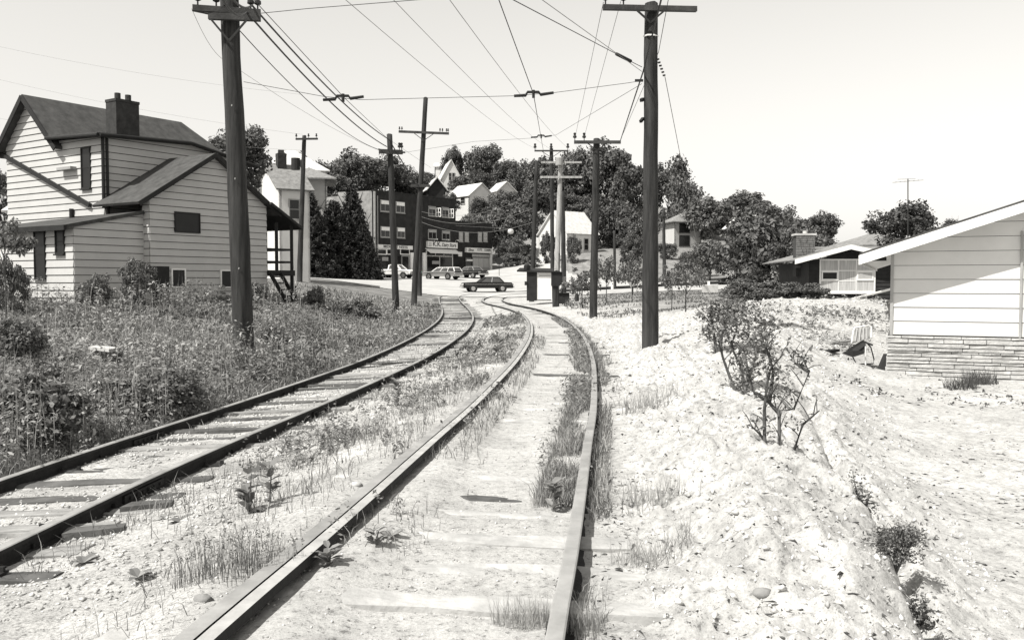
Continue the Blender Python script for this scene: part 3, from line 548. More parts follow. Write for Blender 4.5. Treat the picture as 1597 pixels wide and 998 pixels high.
# ---------------------------------------------------------------- brick shop block
ta = math.atan((1847-798.5)/1400); SA = Vector((math.sin(ta), math.cos(ta), 0)); SB = Vector((-math.cos(ta), math.sin(ta), 0)); NS = -SB
C = P(584, 430, 120); sf = Fr(C, SA, SB); shop = thing('shop_building', sf.p(12,0,2.4), 'dark brick shop building of three storeys with lower two storey wing', 'building')
def su(px, off=0.):   # run along the front whose pixel column is px
    k = (px-CX)/FPX; o = sf.p(0, off, 0); return (k*o.y - o.x)/(SA.x - k*SA.y)
def sz(px, py): u = su(px); Y = sf.p(u,0,0).y; return P(px, py, Y).z
U1, U2 = su(711), su(769); ZT = 13.75; Z2 = 10.6
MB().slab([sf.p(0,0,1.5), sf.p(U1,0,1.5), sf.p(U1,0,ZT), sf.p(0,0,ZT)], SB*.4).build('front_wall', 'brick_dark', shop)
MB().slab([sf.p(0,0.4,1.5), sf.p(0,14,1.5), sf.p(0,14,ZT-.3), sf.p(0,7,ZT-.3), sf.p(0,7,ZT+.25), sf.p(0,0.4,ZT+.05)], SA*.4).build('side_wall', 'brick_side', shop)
MB().slab([sf.p(U1-.4,0.4,1.5), sf.p(U1-.4,14,1.5), sf.p(U1-.4,14,ZT-.2), sf.p(U1-.4,0.4,ZT-.1)], SA*.4).build('side_wall', 'brick_dark', shop)
MB().slab([sf.p(.4,.4,ZT-.5), sf.p(U1-.4,.4,ZT-.5), sf.p(U1-.4,14,ZT-.6), sf.p(.4,14,ZT-.6)], (0,0,-.2)).build('flat_roof', 'roof_edge', shop)
MB().slab([sf.p(-.06,-.06,ZT), sf.p(U1+.06,-.06,ZT), sf.p(U1+.06,.5,ZT), sf.p(-.06,.5,ZT)], (0,0,.14)).build('coping', 'trim_dark', shop)
MB().obox(sf.p(.0,-.12,7.6), SA*.12, SB*.1, Vector((0,0,6.1))).build('corner_quoin', 'trim_grey', shop)
MB().slab([sf.p(U1+.02,.15,1.8), sf.p(U2,.15,1.8), sf.p(U2,.15,Z2), sf.p(U1+.02,.15,Z2)], SB*.4).build('wing_wall', 'brick_dark', shop)
MB().slab([sf.p(U2-.4,.56,1.8), sf.p(U2-.4,12,1.8), sf.p(U2-.4,12,Z2-.1), sf.p(U2-.4,.56,Z2-.1)], SA*.38).build('wing_end_wall', 'brick_dark', shop)
MB().slab([sf.p(U1,.1,Z2), sf.p(U2+.1,.1,Z2), sf.p(U2+.1,12,Z2+.2), sf.p(U1,12,Z2+.2)], (0,0,.14)).build('wing_roof', 'roof_edge', shop)
MB().tube([sf.p(.55,-.1,2.4), sf.p(.55,-.1,ZT-.6)], .08, 6).build('downspout', 'trim_grey', shop)
def swin(x0, x1, y0, y1, **k):
    a, b_ = su(x0), su(x1); xm = (x0+x1)/2; z1, z0 = sz(xm, y0), sz(xm, y1); off = .15 if x0 > 712 else 0
    return window(shop, sf.p(0,off,0), SA, NS, a, b_, z0, z1, **k)
for x0, x1, y0, y1 in ((594.5,607.5,313.5,329),(618.5,631,316,331),(594.5,607.5,354.5,369),(620,631,356,370)):
    wv = swin(x0, x1, y0, y1, frame='trim_grey', pane='glass', fw=.1, nx=2, nz=1); a, b_ = su(x0), su(x1); z1 = sz((x0+x1)/2, y0)
    MB().obox(sf.p((a+b_)/2,-.1,z1-.22), SA*(b_-a)/2*.96, SB*.03, Vector((0,0,.24))).build('blind', 'trim_white', wv)
for x0, x1, y0, y1, cs in ((669,679,323,336,1),(690,699,324.5,338,1),(668.5,680,359,372,0),(690,701,361,373,0)):
    wv = swin(x0, x1, y0, y1, frame='trim_grey', pane='glass', fw=.1, nx=2, nz=1); a, b_ = su(x0), su(x1); z1, z0 = sz(x0, y0), sz(x0, y1)
    MB().obox(sf.p((a+b_)/2,-.1,z1-.15), SA*(b_-a)/2*.96, SB*.03, Vector((0,0,.16))).build('blind', 'trim_grey', wv)
    if cs:
        cm = MB(); e = b_+.1; dv = (SA*.25 - SB*.97)
        for k in range(3): cm.bar(sf.p(e,-.1,z0+k*(z1-z0)/2-.1), sf.p(e,-.1,z0+k*(z1-z0)/2-.1)+dv*.75, .05, .1)
        for k in (0, .37, .75): cm.bar(sf.p(e,-.1,z0-.15)+dv*k, sf.p(e,-.1,z1-.05)+dv*k, .1)
        cm.build('open_casement', 'trim_white', wv)
for x0, x1 in ((717.5,722.5),(726.5,731.5),(747,752),(755.5,760.5)): swin(x0, x1, 363, 376, frame='trim_grey', pane='blind', fw=.1, nx=1, nz=2)
def text(s, root, c, d, n, size, m='ink', shear=0., name='lettering', xs=1.):
    cu = bpy.data.curves.new(name, 'FONT'); cu.body = s; cu.size = size; cu.extrude = .01; cu.align_x = 'CENTER'; cu.align_y = 'CENTER'; cu.shear = shear; cu.materials.append(MAT[m]); cu.offset = size*.012; cu.resolution_u = 3
    tmp = bpy.data.objects.new(name, cu); link(tmp); dg = bpy.context.evaluated_depsgraph_get(); tm = bpy.data.meshes.new_from_object(tmp.evaluated_get(dg)); bpy.data.objects.remove(tmp)
    o = bpy.data.objects.new(name, tm); link(o); o.parent = root; d, n = Vector(d).normalized(), Vector(n).normalized(); up = Vector((0,0,1))
    M = Matrix((d, up, n)).transposed().to_4x4(); M = M @ Matrix.Diagonal((xs,1,1,1)); M.translation = Vector(c) - worldloc(root); o.matrix_local = M; return o
def sign(x0, x1, y0, y1, m='sign_white', out=.25, name='sign_board'):
    a, b_ = su(x0), su(x1); off = .15 if x0 > 712 else 0; za, zb = sz((x0+x1)/2, y0), sz((x0+x1)/2, y1)
    return MB().obox(sf.p((a+b_)/2, off-out/2-.02, (za+zb)/2), SA*(b_-a)/2, SB*out/2, Vector((0,0,(za-zb)/2))).build(name, m, shop), (a+b_)/2, (za+zb)/2, (za-zb), off-out-.03, b_-a
# first shop front
sg, um, zm, hh, of, ww = sign(588, 642, 382.5, 388.5)
text('MIDHANT', sg, sf.p(um-ww*.14,of,zm), SA, NS, hh*1.0, xs=1.2); text('NEESS', sg, sf.p(um+ww*.22,of,zm), SA, NS, hh*1.0, xs=1.2)
for x0, x1 in ((590,602),(604,614),(625,638)): swin(x0, x1, 389.5, 396, frame='trim_white', pane='glass', fw=.12, nz=1, sill=False)
swin(592, 624, 399, 424, frame='trim_dark', pane='glass', fw=.1, nx=3, nz=1, sill=False)
sign(595.5, 605, 401, 407, 'sign_grey', .1, 'window_card')
swin(627, 637, 400, 428, frame='trim_grey', pane='glass', fw=.12, nx=1, nz=1, sill=False, name='shop_door')
for px in (641, 660): MB().obox(sf.p(su(px),-.15,sz(px,412)), SA*.28, SB*.14, Vector((0,0,1.6))).build('pilaster', 'trim_white', shop)
# dairy store
sg, um, zm, hh, of, ww = sign(664.7, 711, 377.5, 387, out=.35)
text('K.K.', sg, sf.p(um-ww*.2,of,zm+.05), SA, NS, hh*1.05, xs=1.15); text('Dairy Store', sg, sf.p(um+ww*.2,of,zm), SA, NS, hh*.8, shear=.25, xs=.95); [MB().obox(sf.p(um-ww*.43,of,zm+q), SA*ww*.05, SB*.01, Vector((0,0,.06))).build('sign_stripe', 'sign_grey', sg) for q in (.2,-.02,-.22)]
for k in (-.25, .12, .46): MB().tube([sf.p(um+ww*k,-.1,zm+.4), sf.p(um+ww*k,-.3,zm+.85), sf.p(um+ww*k,-.75,zm+.75)], [.03,.03,.1], 6).build('sign_lamp', 'trim_white', sg)
a, b_ = su(663), su(711); z_ = sz(690, 388.5); MB().slab([sf.p(a,-.05,z_), sf.p(b_,-.05,z_), sf.p(b_,-1.0,z_-.62), sf.p(a,-1.0,z_-.62)], (0,0,-.06)).build('awning', 'sign_white', shop)
swin(665.5, 705, 393, 399, frame='trim_white', pane='glass', fw=.14, nx=3, nz=1, sill=False); swin(665.5, 705, 400.5, 424, frame='trim_white', pane='glass', fw=.16, nx=2, nz=1, sill=False)
sign(673.5, 684, 407, 412, 'sign_grey', .1, 'window_card'); sign(715.5, 721, 393, 400, 'sign_white', .12, 'wall_sign')
# third shop
sg, um, zm, hh, of, ww = sign(726, 766, 387, 394.5, out=.35)
text('Elmo', sg, sf.p(um-ww*.33,of,zm), SA, NS, hh*.85, shear=.3); text('CUTE', sg, sf.p(um+ww*.0,of,zm+.1), SA, NS, hh*.62); text('CLEANERS', sg, sf.p(um+ww*.31,of,zm+.1), SA, NS, hh*.62, xs=.75)
swin(737, 764, 396.5, 401, frame='trim_dark', pane='blind', fw=.1, nz=1, sill=False)
swin(727, 736, 402, 424, frame='trim_dark', pane='glass', fw=.1, nz=1, sill=False, name='shop_door'); swin(739, 763, 403, 417, frame='trim_grey', pane='curtain', fw=.12, nx=3, nz=1, sill=False)
sign(727, 736, 404.5, 407.5, 'sign_white', .3, 'door_sign'); MB().obox(sf.p(su(765.5),-.0,sz(765,410)), SA*.2, SB*.14, Vector((0,0,2.0))).build('pilaster', 'trim_white', shop)
MB().obox(sf.p(su(751),.05,sz(751,421)), SA*(su(763)-su(739))/2, SB*.12, Vector((0,0,.42))).build('stall_riser', 'plaster_grey', shop)
MB().slab([sf.p(-.5,-1.8,1.6), sf.p(U2,-1.8,2.3), sf.p(U2,.1,2.3), sf.p(-.5,.1,1.6)], (0,0,.95)).build('pavement', 'concrete', shop)
# ---------------------------------------------------------------- poles
def hill_house(name, label, px, py, Y, du, dv, h, ang, roof='gable', rh=2.5, mw='plaster', mr='roof_grey', wins=(), axis='u', ov=.4, chim=None, sink=3., mside=None):
    """box house whose near corner stands at a pixel; u runs to the right, v to the left/back. wins: (face, s0, s1, z0, z1)"""
    a = R(ang); ua = Vector((math.cos(a), math.sin(a), 0)); va = Vector((-math.sin(a), math.cos(a), 0)); c = P(px, py, Y); f = Fr(c, ua, va); z0 = c.z
    root = thing(name, c, label, 'house', 'houses on the hillside')
    def wall(nm, o, d, n, L, gable):
        poly = [(0, z0-sink), (L, z0-sink), (L, z0+h)] + ([(L/2, z0+h+rh)] if gable else []) + [(0, z0+h)]
        return sided_wall(root, nm, o, d, n, poly, .2, mside if (mside and nm == 'side_wall') else mw, boards=False, thick=.2)
    gu = roof == 'gable' and axis == 'v'; gv = roof == 'gable' and axis == 'u'
    wall('front_wall', f.p(0,0,0), ua, -va, du, gu); wall('side_wall', f.p(0,0,0), va, -ua, dv, gv)
    wall('rear_wall', f.p(0,dv,0), ua, va, du, gu); wall('end_wall', f.p(du,0,0), va, ua, dv, gv)
    zt = z0+h; t = .15
    if roof == 'gable' and axis == 'u':
        k = rh/(dv/2)
        for s_ in (0, 1):
            v0 = -ov if s_ == 0 else dv+ov; plate(root, 'roof_slope', [f.p(-ov,dv/2,zt+rh+t), f.p(du+ov,dv/2,zt+rh+t), f.p(du+ov,v0,zt-k*ov+t), f.p(-ov,v0,zt-k*ov+t)], t, mr)
    elif roof == 'gable':
        k = rh/(du/2)
        for s_ in (0, 1):
            u0 = -ov if s_ == 0 else du+ov; plate(root, 'roof_slope', [f.p(du/2,-ov,zt+rh+t), f.p(du/2,dv+ov,zt+rh+t), f.p(u0,dv+ov,zt-k*ov+t), f.p(u0,-ov,zt-k*ov+t)], t, mr)
    elif roof == 'hip':
        m_ = min(du, dv)/2; p1, p2 = (f.p(m_,dv/2,zt+rh), f.p(du-m_+.01,dv/2,zt+rh)) if du >= dv else (f.p(du/2,m_,zt+rh), f.p(du/2,dv-m_+.01,zt+rh))
        q0, q1, q2, q3 = f.p(-ov,-ov,zt), f.p(du+ov,-ov,zt), f.p(du+ov,dv+ov,zt), f.p(-ov,dv+ov,zt)
        if du >= dv: fl = [(q0,q1,p2,p1),(q1,q2,p2),(q2,q3,p1,p2),(q3,q0,p1)]
        else: fl = [(q0,q1,p1),(q1,q2,p2,p1),(q2,q3,p2),(q3,q0,p1,p2)]
        for q in fl: MB().slab(list(q), (0,0,-t)).build('roof_slope', mr, root)
    for wn in wins:
        face, s0, s1, a0, a1 = wn[:5]; fm = wn[5] if len(wn) > 5 else 'trim_grey'
        if face == 'u': window(root, f.p(0,0,0), ua, -va, s0, s1, z0+a0, z0+a1, fm, 'glass', .1, nx=1, nz=2)
        else: window(root, f.p(0,0,0), va, -ua, s0, s1, z0+a0, z0+a1, fm, 'glass', .1, nx=1, nz=2)
    if chim:
        u_, v_, hh = chim; MB().obox(f.p(u_, v_, zt+hh/2), ua*.4, va*.35, Vector((0,0,hh/2+.4))).build('chimney', 'brick_chim' if mw != 'x' else 'plaster', root)
    return root
hill_house('white_house', 'tall white house with sunlit gable end just beyond the clapboard house porch', 437, 425, 78, 2.7, 7.4, 7.3, 32, 'gable', 2.4, 'plaster', 'roof_grey', (('v',5.2,6.0,7.2,8.3),('u',.9,1.7,4.7,6.3)), 'u', .35, (1.2,3.2,3.0), mside='white_siding')
hill_house('white_house', 'house with broad dark eaves above the white gabled house', 455, 360, 110, 4.2, 6, 6.4, 12, 'hip', 1.6, 'plaster_grey', 'roof_grey', (('u',1.6,2.5,3.5,5),), 'u', 1.2, (1,3,2.2))
hill_house('white_house', 'pale house with a steep roof and chimney furthest up behind the utility pole', 408, 330, 125, 9, 8, 6.0, 20, 'hip', 3.2, 'plaster', 'roof_pale', (), 'u', .4, (3,3,2.6))
hill_house('white_house', 'small white house with steep front gable high on the hill', 688, 303, 205, 4.6, 9, 3.6, 12, 'gable', 4.2, 'plaster', 'roof_pale', (('u',1.8,2.3,3.2,4.8),('u',2.6,3.1,3.2,4.8),('u',1.2,1.8,.3,1.4)), 'v', .3, None)
hill_house('white_house', 'long pale house with low roof standing above the shop roof', 731, 326, 175, 6.2, 8.0, 2.6, 38, 'gable', 2.5, 'plaster', 'roof_pale', (('v',1.3,2.6,1.2,2.3),('v',4.6,6.0,1.2,2.3),('u',3.6,4.5,.2,1.3)), 'v', .3, None, mside='white_siding', sink=5)
hill_house('white_house', 'small pale roofed house with dark gable beside the shop parapet', 668, 312, 165, 3.2, 7, 2.2, 15, 'gable', 1.9, 'dark_board', 'roof_pale', (), 'v', .5, None)
hill_house('white_house', 'little white cottage half hidden in the hillside trees', 776, 310, 190, 4.0, 4.5, 1.8, 25, 'gable', 1.8, 'plaster', 'roof_pale', (), 'v', .5, None)
hill_house('white_house', 'pale house peeking out behind the steep gabled house', 735, 283, 225, 6, 7, 3, 20, 'gable', 2.6, 'plaster', 'roof_pale', (), 'v', .4, None)
hill_house('white_house', 'white roofed house half seen at the skyline beyond the shops', 678, 275, 240, 5, 6, 2.5, 0, 'gable', 1.2, 'plaster', 'roof_pale', (), 'u', .4, None)
hill_house('white_house', 'bright white house with pale roof above the grassy street bank', 885, 396, 138, 6.5, 6.6, 3.3, 40, 'gable', 3.4, 'plaster', 'roof_pale', (('v',2.0,2.9,.8,2.6),('v',4.4,5.0,.9,2.0),('u',1.2,2.0,.7,2.4),('u',3.6,4.4,.7,2.4)), 'u', .3, None, mside='white_siding')
hill_house('white_house', 'square two storey house with hipped roof beside the thick pole', 1052, 398, 150, 4.8, 4.0, 5.6, 14, 'hip', 1.5, 'plaster_grey', 'roof_grey', (('u',.9,2.6,3.9,5.2,'trim_dark'),('u',.9,2.6,1.7,3.2,'trim_dark')), 'u', .7, None, mside='white_siding')  # sunward side wall paler than the rest: sun and shade put into colour
hill_house('white_house', 'dark cottage with sunlit white roof among the trees beyond the ranch houses', 1160, 376, 130, 3.6, 4.5, 2.2, 20, 'gable', 1.4, 'brick_dark', 'roof_pale', (), 'v', .5, None)
hill_house('white_house', 'large house with pale shingle roof behind the dark ranch house', 1350, 386, 75, 5.5, 6, .2, 8, 'hip', 1.3, 'plaster_grey', 'roof_grey', (), 'u', .5, None)
hill_house('white_house', 'white roofed house at the edge of the weeds behind the clapboard house', 20, 385, 60, 6, 6, 2.4, 10, 'gable', 1.0, 'plaster', 'roof_pale', (), 'u', .5, None)
def insulator(b, p, s=1.):
    p = Vector(p); b.tube([p, p+Vector((0,0,.09*s))], .015*s, 6); b.tube([p+Vector((0,0,.08*s)), p+Vector((0,0,.10*s)), p+Vector((0,0,.15*s)), p+Vector((0,0,.17*s)), p+Vector((0,0,.24*s)), p+Vector((0,0,.26*s))], [.03*s,.065*s,.06*s,.035*s,.05*s,.02*s], 8); return b
def pole(label, base, top, r0, r1, m='wood_pole', name='utility_pole', sink=.6):
    base, top = Vector(base), Vector(top); root = thing(name, base, label, 'pole', 'poles along the tracks'); b = MB(); n = 14; pts = []; rs_ = []
    for i in range(n+1):
        t = i/n; q = base.lerp(top, t) + Vector((random.uniform(-1,1), random.uniform(-1,1), 0))*r0*.04
        if i == 0: q = base - Vector((0,0,sink))
        pts.append(q); rs_.append((r0+(r1-r0)*t)*(1+random.uniform(-.03,.03)))
    pts.append(top + Vector((0,0,r1*.25))); rs_.append(r1*.6)
    b.tube(pts, rs_, 14).build('shaft', m, root, True); return root
def arm(root, c, d, L0, L1, w_=.1, h_=.12, ins=(), m='arm_wood', brace=None, s=1., rise=0.):
    """crossarm through c along d from -L0 to +L1; ins: distances along it; brace: (reach, drop)"""
    c, d = Vector(c), Vector(d).normalized() + Vector((0,0,rise)); a = MB().bar(c-d*L0, c+d*L1, w_, h_).build('crossarm', m, root)
    for k in ins: insulator(MB(), c+d*k+Vector((0,0,h_/2)), s).build('insulator', 'porcelain', a)
    if brace:
        for sg_ in (-1, 1):
            if (sg_ < 0 and L0 > brace[0]) or (sg_ > 0 and L1 > brace[0]): MB().bar(c+d*sg_*brace[0]-Vector((0,.06,h_/2)), c-Vector((0,.06,brace[1])), .025, .04).build('brace', 'iron', a)
    return a
def gbase(px, py, Y): p = P(px, py, Y); return Vector((p.x, p.y, p.z))
XR = Vector((1,0,0))
# near pole on the weedy bank
p1b, p1t = P(381,548,19), P(356,-40,19); P1 = pole('thick dark trolley pole standing in weeds before the clapboard house', p1b, p1t, .22, .18)
c = P(358,17,18.75); arm(P1, c, XR+Vector((0,.25,0)), .72, .62, .11, .12, (-.62,-.26,.42,.56), s=1.15)
c = P(358,27,18.72); arm(P1, c, XR+Vector((0,.12,0)), .42, .62, .12, .13, (), brace=(.36,.5))
b = MB()
for px,py in ((357,64),(361,166),(366,280),(372,420)): p_ = P(px,py,18.77); b.bar(p_, p_+Vector((.012,0,.035)), .018)
b.build('tag_plate', 'trim_grey', P1)
# right near pole
p5b, p5t = P(1014,548,20), P(1015.5,6,20); P5 = pole('thick weathered trolley pole on the sand mound', p5b, p5t, .185, .145)
arm(P5, P(1014,13.5,19.8), XR+Vector((0,.15,0)), 1.05, 1.05, .11, .11, (-1.0,-.6), brace=(.32,.32), rise=.025, s=1.2)
MB().tube([P(1004,57,20), P(1010,55,19.84), P(1020,55,19.84), P(1026,57,20)], .02, 6).build('pole_band', 'alu', P5)
b = MB(); b.bar(P(1003,126,20), P(1003,126,20)+Vector((-.18,0,0)), .05); b.bar(P(1003,155,20), P(1000,157,19.9), .07); b.bar(P(1003,185,20), P(999,190,19.9), .06); b.build('bracket', 'iron', P5)
b = MB()
for k in range(6): p_ = P(1026+k*1.9, 92+k*5, 20); b.tube([p_, p_+Vector((.005,0,-.03))], [.035,.03], 8)
b.build('strain_insulator', 'porcelain', P5)
# pole further along the right of the track
p6b, p6t = P(925,495,39), P(930.5,217,39); P6 = pole('round topped pole with flat crossarm beside the near track curve', p6b, p6t, .175, .14)
arm(P6, P(931,222,38.8), XR, .98, 1.02, .12, .13, (-.95,-.55), brace=(.4,.35), s=1.3)
# left of the tracks
P2 = pole('short dark pole leaning beside the bank with span wire', P(618,492,42), P(607.5,210,42), .16, .13); arm(P2, P(609.5,237,41.8), XR+Vector((0,.3,0)), .55, .55, .13, .2, (.4,.5), s=1.3)
b = MB(); b.tube([P(590,233,41.9), P(602,236,41.9)], .04, 6); b.tube([P(615,237,41.9), P(632,238,41.9)], .04, 6); b.build('span_insulator', 'iron', P2)
P3 = pole('tallest slim pole with wide crossarm rising beside the shops', P(645,476,56), P(664,153,56), .19, .14)
arm(P3, P(661,207,55.8), XR, 1.55, 1.55, .12, .14, (-1.5,-1.35,1.0,1.15,1.4,1.5), brace=(.6,.5), rise=-.04, s=.9); arm(P3, P(655.5,290,55.8), XR, .6, .6, .14, .16, (-.5,.45), s=1.2)
P3b = pole('thin dark pole standing at the kerb right behind the tallest pole', P(654.5,459,76), P(656,300,76), .2, .16)
P4 = pole('slim pole with short crossarm beyond the porch', P(467,437,64), P(474.5,212,64), .2, .14); arm(P4, P(474.5,217,63.8), XR+Vector((0,.4,0)), .6, .95, .12, .13, (-.55,.85,.3), s=1.2, rise=.07)
t_ = MB().tube([P(461,247,64), P(461,265,64)], .32, 12).build('transformer', 'iron', P4)
# cluster by the waiting shelter
P7a = pole('dark pole right behind the shelter roof', P(829,470,66), P(837,252,66), .2, .14)
P7b = pole('dark pole with three big insulators on its top crossarm', P(862,452,72), P(860,232,72), .18, .14); a7 = arm(P7b, P(860,235.5,71.8), XR, 1.35, 1.35, .12, .12, (-1.3,-.02,1.3), brace=(.75,.55), s=2.0)
P7c = pole('pale sunlit pole with two crossarms and transformer', P(867.5,458,70), P(874.5,248,70), .24, .17, 'wood_pale'); arm(P7c, P(875,253.5,69.7), XR, 1.55, 1.6, .12, .14, (-1.4,-.9,-.4,1.1), 'wood_pale', s=1.2); arm(P7c, P(874.5,276.5,69.7), XR, 1.6, 1.65, .12, .16, (-1.5,-1.0,1.0,1.4), 'wood_pale', s=.9)
MB().tube([P(872,258,69.6), P(872,247,69.6), P(872,245.5,69.6)], [.28,.28,.15], 12).build('transformer', 'trim_grey', P7c)
P7d = pole('dark pole standing close behind the pale pole', P(879.5,446,76), P(877.5,300,76), .22, .17)
P8 = pole('thin far pole left of the square hipped house', P(1036,425,100), P(1035,325,100), .2, .15); arm(P8, P(1035,337,99.8), XR, .8, .8, .12, .14, (-.7,.7), s=1.2)
P9 = pole('far pole among trees right of the round topped pole', P(959,451,90), P(958,360,90), .16, .12)
# ---------------------------------------------------------------- wires
def wire(label, pts, r, m='wire', sag=0., name='overhead_wire', cat='wire', root=None):
    pts = [Vector(p) for p in pts]; out = []
    for i in range(len(pts)-1):
        n = 14 if sag else 4
        for k in range(n + (i == len(pts)-2)):
            t = k/n; out.append(pts[i].lerp(pts[i+1], t) - Vector((0,0,sag*4*t*(1-t))))
    o = MB().tube(out, r, 5).build(name, m, root)
    if root is None: tag(o, label, cat, 'overhead wires')
    return o
wire('upper of two thick black cables from weed bank pole to short leaning pole', [P(330,-60,12), P(393,9,18.8), P(605,217,41.8)], .022, sag=.25)
wire('lower of two thick black cables from weed bank pole to short leaning pole', [P(320,-60,12), P(385,20,18.7), P(603,229,41.8)], .022, sag=.3)
wire('medium black cable sagging lowest from weed bank pole to short leaning pole', [P(368,42,19), P(596,235,41.8)], .011, sag=.45)
wire('thick cable running from short leaning pole on to the tallest pole', [P(606,217,41.8), P(652,289,55.8)], .018, sag=.1)
wire('thinner cable running from short leaning pole down to the tallest pole', [P(612,226,41.8), P(656,293,55.8)], .014, sag=.1)
def span(label, pts, hang, r=.006):
    root = thing('span_wire', pts[0], label, 'span wire', 'span wires over the tracks'); wire('', pts, r, 'wire', root=root, name='cable')
    for (px, py, Y) in hang:
        b = MB(); s_ = Y/20; pp = [P(px-30/s_,py+3/s_,Y), P(px-12/s_,py+2/s_,Y), P(px-9/s_,py-3/s_,Y), P(px+8/s_,py-3/s_,Y), P(px+11/s_,py+1/s_,Y), P(px+31/s_,py-2/s_,Y)]
        b.tube(pp, [.03,.035,.03,.03,.035,.03], 6); b.tube([P(px,py-6/s_,Y), P(px,py+6/s_,Y)], .035, 6); b.build('hanger', 'iron', root)
span('span wire with two insulated hangers strung between the two near thick poles', [P(380,128,19), P(505,151,19.2), P(563,156,19.3), P(800,150,19.7), P(864,145,19.8), P(978,130,20), P(1000,126.5,20)], [(535,153,19.25),(832,147,19.75)])
span('span wire with one hanger from short leaning pole across to sand mound pole', [P(632,238,41.8), P(740,221,40), P(826,216,38), P(867,211,37), P(1001,131,20)], [(844,213,37.5)])
wire('dark trolley wire over the near track', [P(700,-215,9.5), P(778,0,14.5), P(832,147,19.75), P(843.5,213,37.5), P(852,262,52), P(815,300,75)], .009)
wire('thin trolley wire over the weed bank track', [P(330,-75,14), P(402,7,15.5), P(537,153,19.25), P(604,216,41), P(672,262,60)], .007)
for i, (a_, b_, lb) in enumerate((((500,-33),(837,233),'thin feed wire to leftmost insulator of the three insulator pole'),((570,-45),(859,233),'thin feed wire to middle insulator of the three insulator pole'),((650,-70),(886,231),'thin feed wire to rightmost insulator of the three insulator pole'))): wire(lb, [P(*a_,14), P(*b_,71.8)], .006 if i < 2 else .007, 'wire_thin', sag=.3)
wire('thin wire from outer insulator of sand mound pole to round topped pole', [P(941,4,19.8), P(897,214,38.8)], .006, 'wire')
wire('thin wire from inner insulator of sand mound pole to round topped pole', [P(968,3,19.8), P(911,214,38.8)], .006, 'wire')
wire('thick black cable looping past the sand mound pole to round topped pole arm', [P(1036,-20,15), P(1003,112,19.8), P(966,224,38.8)], .018)
wire('thin service wire running back from sand mound pole top', [P(1045,-15,15), P(1027,82,20), P(966,222,38.8)], .007)
g = on_ground(1099,455); wire('guy wire slanting from sand mound pole down to the lawn', [P(1037,120,20), P(1072,300,26), P(1100,452,34)], .008, 'wire_thin', name='guy_wire')
wire('upper cross wire with long insulator running into the sand mound pole', [P(790,-5,13), P(962,85,18.6), P(983,96,18.9), P(1001,105,20)], .008, 'wire')
b = MB().tube([P(961,84.5,18.6), P(984,96,18.9)], .035, 7).build('strain_insulator', 'iron'); tag(b, 'long dark insulator on the cross wire beside the sand mound pole', 'insulator')
wire('lower cross wire running into the sand mound pole', [P(838,-5,13), P(1001,112,20)], .006, 'wire_thin')
wire('cross wire from weed bank pole top out over the tracks', [P(400,22,19), P(480,14,19), P(730,-6,17)], .007)
wire('back guy from weed bank pole arm toward the edge of the picture', [P(300,17,18.8), P(333,24,18.8)], .02)
wire('thin wire falling behind the weed bank pole', [P(299,14,18.9), P(352,95,24), P(597,237,41.8)], .005, 'wire_thin', sag=.2)
for i, (y0, y1, lb) in enumerate(((200,246,'highest of the thin wires strung before the shop upper storey'),(360,352,'thin wire crossing the shop front between the upper storeys'),(375,330,'thin wire rising across the lower shop wing'))): wire(lb, [P(656,330+i*8,76), P(838,300+i*22,66)], .012, 'wire_thin', sag=.9)
for i, (ya, yb, lb) in enumerate(((60,128,'top one of faint distant wires in the left sky'),(110,190,'middle one of faint distant wires in the left sky'),(175,215,'lowest one of faint distant wires in the left sky'))): wire(lb, [P(-60,ya,70), P(472,yb+20,64)], .007, 'wire_thin', sag=.4)
# ---------------------------------------------------------------- waiting shelter, signal box, small things by the street
zs_ = on_ground(840,469).z; YS = 60
sh = thing('trolley_shelter', P(842,470,YS), 'small waiting shelter with dark post and bright white panel by the tracks', 'shelter')
c0, c1, c2 = P(821.5,469,YS-.4), P(837,469,YS-.4), P(861,467,YS-.4); tp = P(837,423.5,YS-.4).z
MB().obox(((c0.x+c1.x)/2, YS-.3, (c0.z+tp)/2), (abs(c1.x-c0.x)/2,.0,0), (0,.12,0), (0,0,(tp-c0.z)/2)).build('side_panel', 'dark_board', sh)
MB().obox(((c1.x+c2.x)/2+.01, YS-.33, (c0.z+tp)/2+.04), ((c2.x-c1.x)/2-.015,0,0), (0,.05,0), (0,0,(tp-c0.z)/2-.04)).build('front_panel', 'paint_white', sh)
MB().box(c1.x+.15, c2.x-.1, YS-.40, YS-.37, P(840,430,YS).z-.03, P(840,430,YS).z+.03).build('rail_strip', 'trim_grey', sh)
MB().box(c0.x+.02, c2.x, YS+1.0, YS+1.1, c0.z, tp).build('back_panel', 'dark_board', sh)
MB().slab([P(806,424,YS-.55), P(863,425.5,YS-.55), P(863,421,YS+1.3), P(811,420,YS+1.3)], (0,0,.1)).build('roof', 'trim_dark', sh)
MB().obox(P(820,442,YS-.4), (.08,0,0), (0,.1,0), (0,0,.13)).build('letter_box', 'iron', sh)
MB().tube([P(822,421,YS), P(822,414,YS), P(822,411.5,YS)], [.22,.22,.05], 8).build('roof_vent', 'trim_dark', sh)
sb = thing('signal_box', P(866,474,55), 'dark signal cabinet on a stout post beside the shelter', 'signal box')
MB().tube([P(867,480,55), P(866,446,55)], .22, 10).build('post', 'wood_pole', sb)
MB().slab([P(860,424,54.7), P(877,425,54.7), P(877,443,54.7), P(872,446.5,54.7), P(860,446,54.7)], (0,.5,0)).build('cabinet', 'trim_dark', sb); MB().slab([P(859,424,54.6), P(868,421.5,54.6), P(878,425,54.6)], (0,.6,0)).build('cabinet_roof', 'iron', sb)
